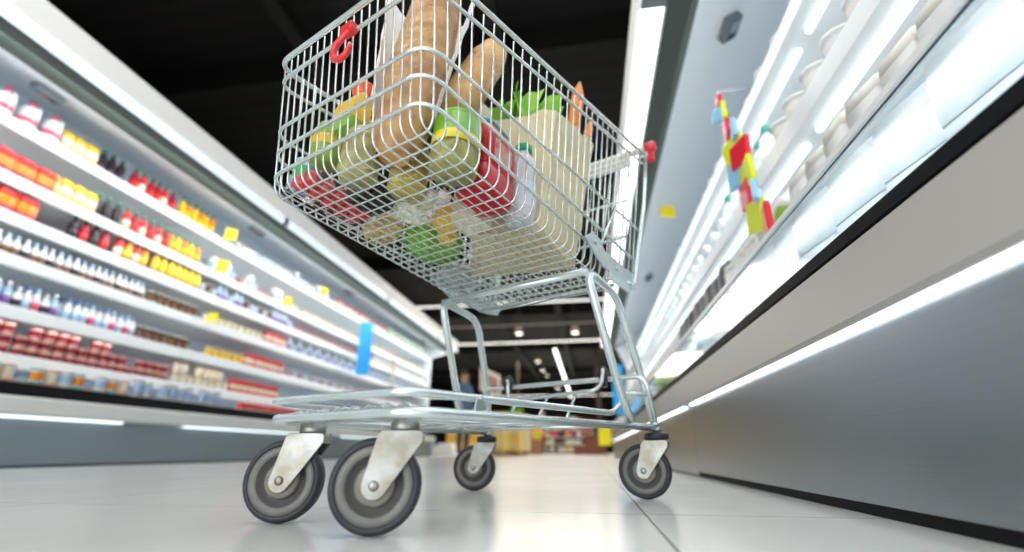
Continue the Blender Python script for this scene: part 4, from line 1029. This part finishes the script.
# people
def person(px, Y, H, lab, cloth, skin, hair, facing, trousers, arm_pose):
    X = gx(px, Y, 1.0)
    me = bpy.data.meshes.new('body'); s = H / 1.75
    V = [(0, 0, .95), (0, 0, 1.15), (0, 0, 1.38), (0, 0, 1.50), (0, -.01, 1.60), (0, -.005, 1.72),
         (.09, 0, .90), (.10, -.02, .50), (.10, .02, .09), (.10, -.10, .04), (-.09, 0, .90), (-.10, .0, .50), (-.10, .03, .09), (-.10, -.10, .04),
         (.18, 0, 1.40), (.23, .02, 1.12), (.22, -.10, .92), (.215, -.15, .86), (-.18, 0, 1.40), (-.23, .02, 1.12)] + arm_pose
    E = [(0, 1), (1, 2), (2, 3), (3, 4), (4, 5), (0, 6), (6, 7), (7, 8), (8, 9), (0, 10), (10, 11), (11, 12), (12, 13), (2, 14), (14, 15), (15, 16), (16, 17), (2, 18), (18, 19), (19, 20), (20, 21)]
    Rr = [.15, .13, .155, .06, .085, .085, .09, .065, .045, .045, .09, .065, .045, .045, .07, .048, .036, .04, .07, .048, .036, .04]
    me.from_pydata([tuple(c * s for c in v_) for v_ in V], E, [])
    o = bpy.data.objects.new('body', me); COL.objects.link(o)
    md = o.modifiers.new('skin', 'SKIN')
    sk = me.skin_vertices[0].data if me.skin_vertices else None
    if sk is None:
        me.attributes  # layer is created with the modifier
    for i, rr in enumerate(Rr):
        if sk: sk[i].radius = (rr * s, rr * s * (.75 if i in (0, 1, 2) else 1))
    if sk: sk[0].use_root = True
    o.modifiers.new('sub', 'SUBSURF').levels = 2; o.modifiers['sub'].render_levels = 2
    dg = bpy.context.evaluated_depsgraph_get(); dg.update()
    nm = bpy.data.meshes.new_from_object(o.evaluated_get(dg))
    bpy.data.objects.remove(o)
    for m in (cloth, skin, trousers, BLACKP): nm.materials.append(m)
    for p in nm.polygons:
        c = p.center; z = c.z / s
        p.material_index = 1 if (z > 1.49 or (abs(c.x) / s > .14 and z < .98 and z > .80)) else (0 if z > .93 else (2 if z > .08 else 3)); p.use_smooth = True
    t = thing('person', lab, 'person', (X, Y, 0), (0, 0, facing))
    ob = bpy.data.objects.new('body', nm); COL.objects.link(ob); ob.parent = t
    bm = bm_new(); ball(bm, (0, .012 * s, 1.70 * s), .098 * s, 1, 1.05, .95, 14); bmesh.ops.delete(bm, geom=[v_ for v_ in bm.verts if v_.co.z < 1.63 * s or (v_.co.y < -.05 * s and v_.co.z < 1.73 * s)], context='VERTS'); obj('hair', bm, hair, t)
    bm = bm_new(); ball(bm, (0, -.098 * s, 1.625 * s), .014 * s, .8, 1.3, 1.4, 8); obj('nose', bm, skin, t)
    for sgn in (-1, 1):
        bm = bm_new(); ball(bm, (sgn * .033 * s, -.082 * s, 1.655 * s), .011 * s, seg=8); obj('eye', bm, BLACKP, t)
        bm = bm_new(); ball(bm, (sgn * .088 * s, .0, 1.64 * s), .022 * s, .4, .8, 1.2, 8); obj('ear', bm, skin, t)
    bm = bm_new(); ball(bm, (0, -.088 * s, 1.578 * s), .022 * s, 1, .3, .25, 8); obj('mouth', bm, mat('lips', (.5, .18, .15), .5), t)
    return t
SKIN = mat('skin', (.72, .38, .24), .5); HAIR = mat('brown_hair', (.12, .05, .03), .6)
person(464, 10.3, 1.78, 'person in a blue shirt standing at the far end of the long case', mat('blue_shirt', (.16, .30, .48), .7), SKIN, HAIR, radians(60), mat('navy_trousers', (.03, .04, .07), .7), [(-.22, -.10, .92), (-.215, -.15, .86)])
person(543, 19.5, 1.62, 'person in dark clothes standing by the orange poster stand', mat('black_coat', (.012, .012, .014), .7), SKIN, HAIR, radians(-80), mat('black_trousers', (.012, .012, .014), .7), [(-.12, -.28, 1.10), (-.10, -.36, 1.12)])

# hanging lights, sign, spots, pole
FIX = mat('light_fixture', (.22, .20, .19), .5, emit=.06)
WARM = mat('warm_light', (1, .94, .82), .4, emit=5.)
LINE = mat('line_light', (1, .98, .94), .4, emit=1.6)
for (Y, zz, x0, x1, lab, mm) in ((13.4, 4.25, -6, 4, 'long white light line across the ceiling, closest over the aisle', LINE), (16.2, 4.3, -6.5, 5, 'thin grey ceiling rail carrying round downlights', FIX), (18.6, 4.2, -7, 5, 'cream light line across the ceiling behind the downlight rail', LINE),
                               (26, 2.9, -9, 5, 'low white light line far down the store', LINE)):
    t = thing('ceiling_light', lab, 'light', ((x0 + x1) / 2, Y, zz))
    bm = bm_new(); box(bm, (-(x1 - x0) / 2, -.05, .05), ((x1 - x0) / 2, .05, .11)); obj('track', bm, BEAM, t)
    bm = bm_new(); box(bm, (-(x1 - x0) / 2, -.025, .015), ((x1 - x0) / 2, .025, .05)); obj('diffuser', bm, mm, t)
    bm = bm_new()
    for q in (-.4, 0, .4): tube(bm, [((x1 - x0) * q, 0, .11), ((x1 - x0) * q, 0, CZ - zz - .02)], .008, 6)
    obj('suspension_rod', bm, BEAM, t)
def gxz(px, py):  # direction of a pixel
    u = px - 512; v_ = py - 276; y_ = F_PX * cos(PIT) + v_ * sin(PIT); z_ = F_PX * sin(PIT) - v_ * cos(PIT)
    return u * cos(YAW) - y_ * sin(YAW), u * sin(YAW) + y_ * cos(YAW), z_
def spot(px, py, Y, r, lab, rod_to=CZ):
    a_ = gxz(px, py); s = Y / a_[1]; X, Z = a_[0] * s, CAMH + a_[2] * s
    t = thing('spot_lamp', lab, 'lamp', (X, Y, Z))
    bm = bm_new(); lathe(bm, [(r, 0), (r * 1.05, .0), (r * .8, r * 1.6), (0, r * 1.7)], 14); obj('lamp_can', bm, mat('lamp_can', (.12, .10, .09), .5), t)
    bm = bm_new(); lathe(bm, [(0, r * .05), (r * .97, r * .05), (r * .6, r * .5)], 14); obj('bulb', bm, WARM, t)
    bm = bm_new(); tube(bm, [(0, 0, r * 1.65), (0, 0, max(CZ - Z - .02, r * 2))], .012, 6); obj('rod', bm, BEAM, t)
spot(519, 334, 16.2, .13, 'round downlight on the ceiling rail above the trolley bar, first of the pair')
spot(575, 333, 16.2, .13, 'round downlight on the ceiling rail above the rear bumper, second of the pair')
spot(538, 362, 22, .12, 'small spot highest of a slanting cluster')
spot(543, 371, 23, .10, 'small spot in the middle of a slanting cluster')
spot(547, 376, 24, .08, 'small spot lowest of a slanting cluster')
spot(558, 389, 24, .12, 'small spot beside the long bright light line')
spot(483, 369, 20, .11, 'small spot behind the hanging sign')
# long line of light running away down the aisle
a_ = gxz(555, 350); s = 20 / a_[1]; p0 = Vector((a_[0] * s, 20, CAMH + a_[2] * s)); a_ = gxz(571, 397); s = 36 / a_[1]; p1 = Vector((a_[0] * s, 36, CAMH + a_[2] * s))
t = thing('line_light', 'bright straight light line running away above the aisle', 'light', p0)
bm = bm_new(); tube(bm, [(0, 0, 0), p1 - p0], .065, 8); obj('diffuser', bm, mat('bright_line', (1, .98, .93), .4, emit=3.), t)
bm = bm_new(); tube(bm, [(0, .3, .085), (0, .3, CZ - p0.z - .02)], .012, 6); obj('suspension_rod', bm, BEAM, t)
# hanging picture sign
a_ = gxz(492, 379); s = 15 / a_[1]; P = Vector((a_[0] * s, 15, CAMH + a_[2] * s))
t = thing('hanging_sign', 'white hanging sign with a reddish picture behind the trolley frame', 'sign', P, (0, radians(0), radians(38)))
bm = bm_new(); prism(bm, [(-.42, -.38), (.30, -.62), (.30, .12), (-.42, .38)], -.015, .015); obj('board', bm, mat('sign_white', (.75, .70, .66), .5), t)
bm = bm_new(); prism(bm, [(-.30, -.28), (.20, -.46), (.20, .02), (-.30, .18)], -.02, -.0152); obj('picture', bm, mat('sign_picture', (.55, .30, .24), .5, noise=.6, scale=5), t)
bm = bm_new(); tube(bm, [(-.36, 0, .36), (-.36, 0, CZ - P.z - .02)], .01, 6); tube(bm, [(.26, 0, .13), (.26, 0, CZ - P.z - .02)], .01, 6); obj('hanger', bm, BEAM, t)
for px_, Y_, wd_, nm_, m_ in ((598, 24, .22, 'trim_12', mat('brown_pillar', (.06, .035, .02), .6)), (518, 27, .10, 'trim_13', mat('thin_pillar', (.10, .075, .05), .6))):
    bm = bm_new(); X = gx(px_, Y_, 3); box(bm, (X - wd_ / 2, Y_ - wd_ / 2, 0), (X + wd_ / 2, Y_ + wd_ / 2, CZ - .63)); struct(nm_, bm, m_)
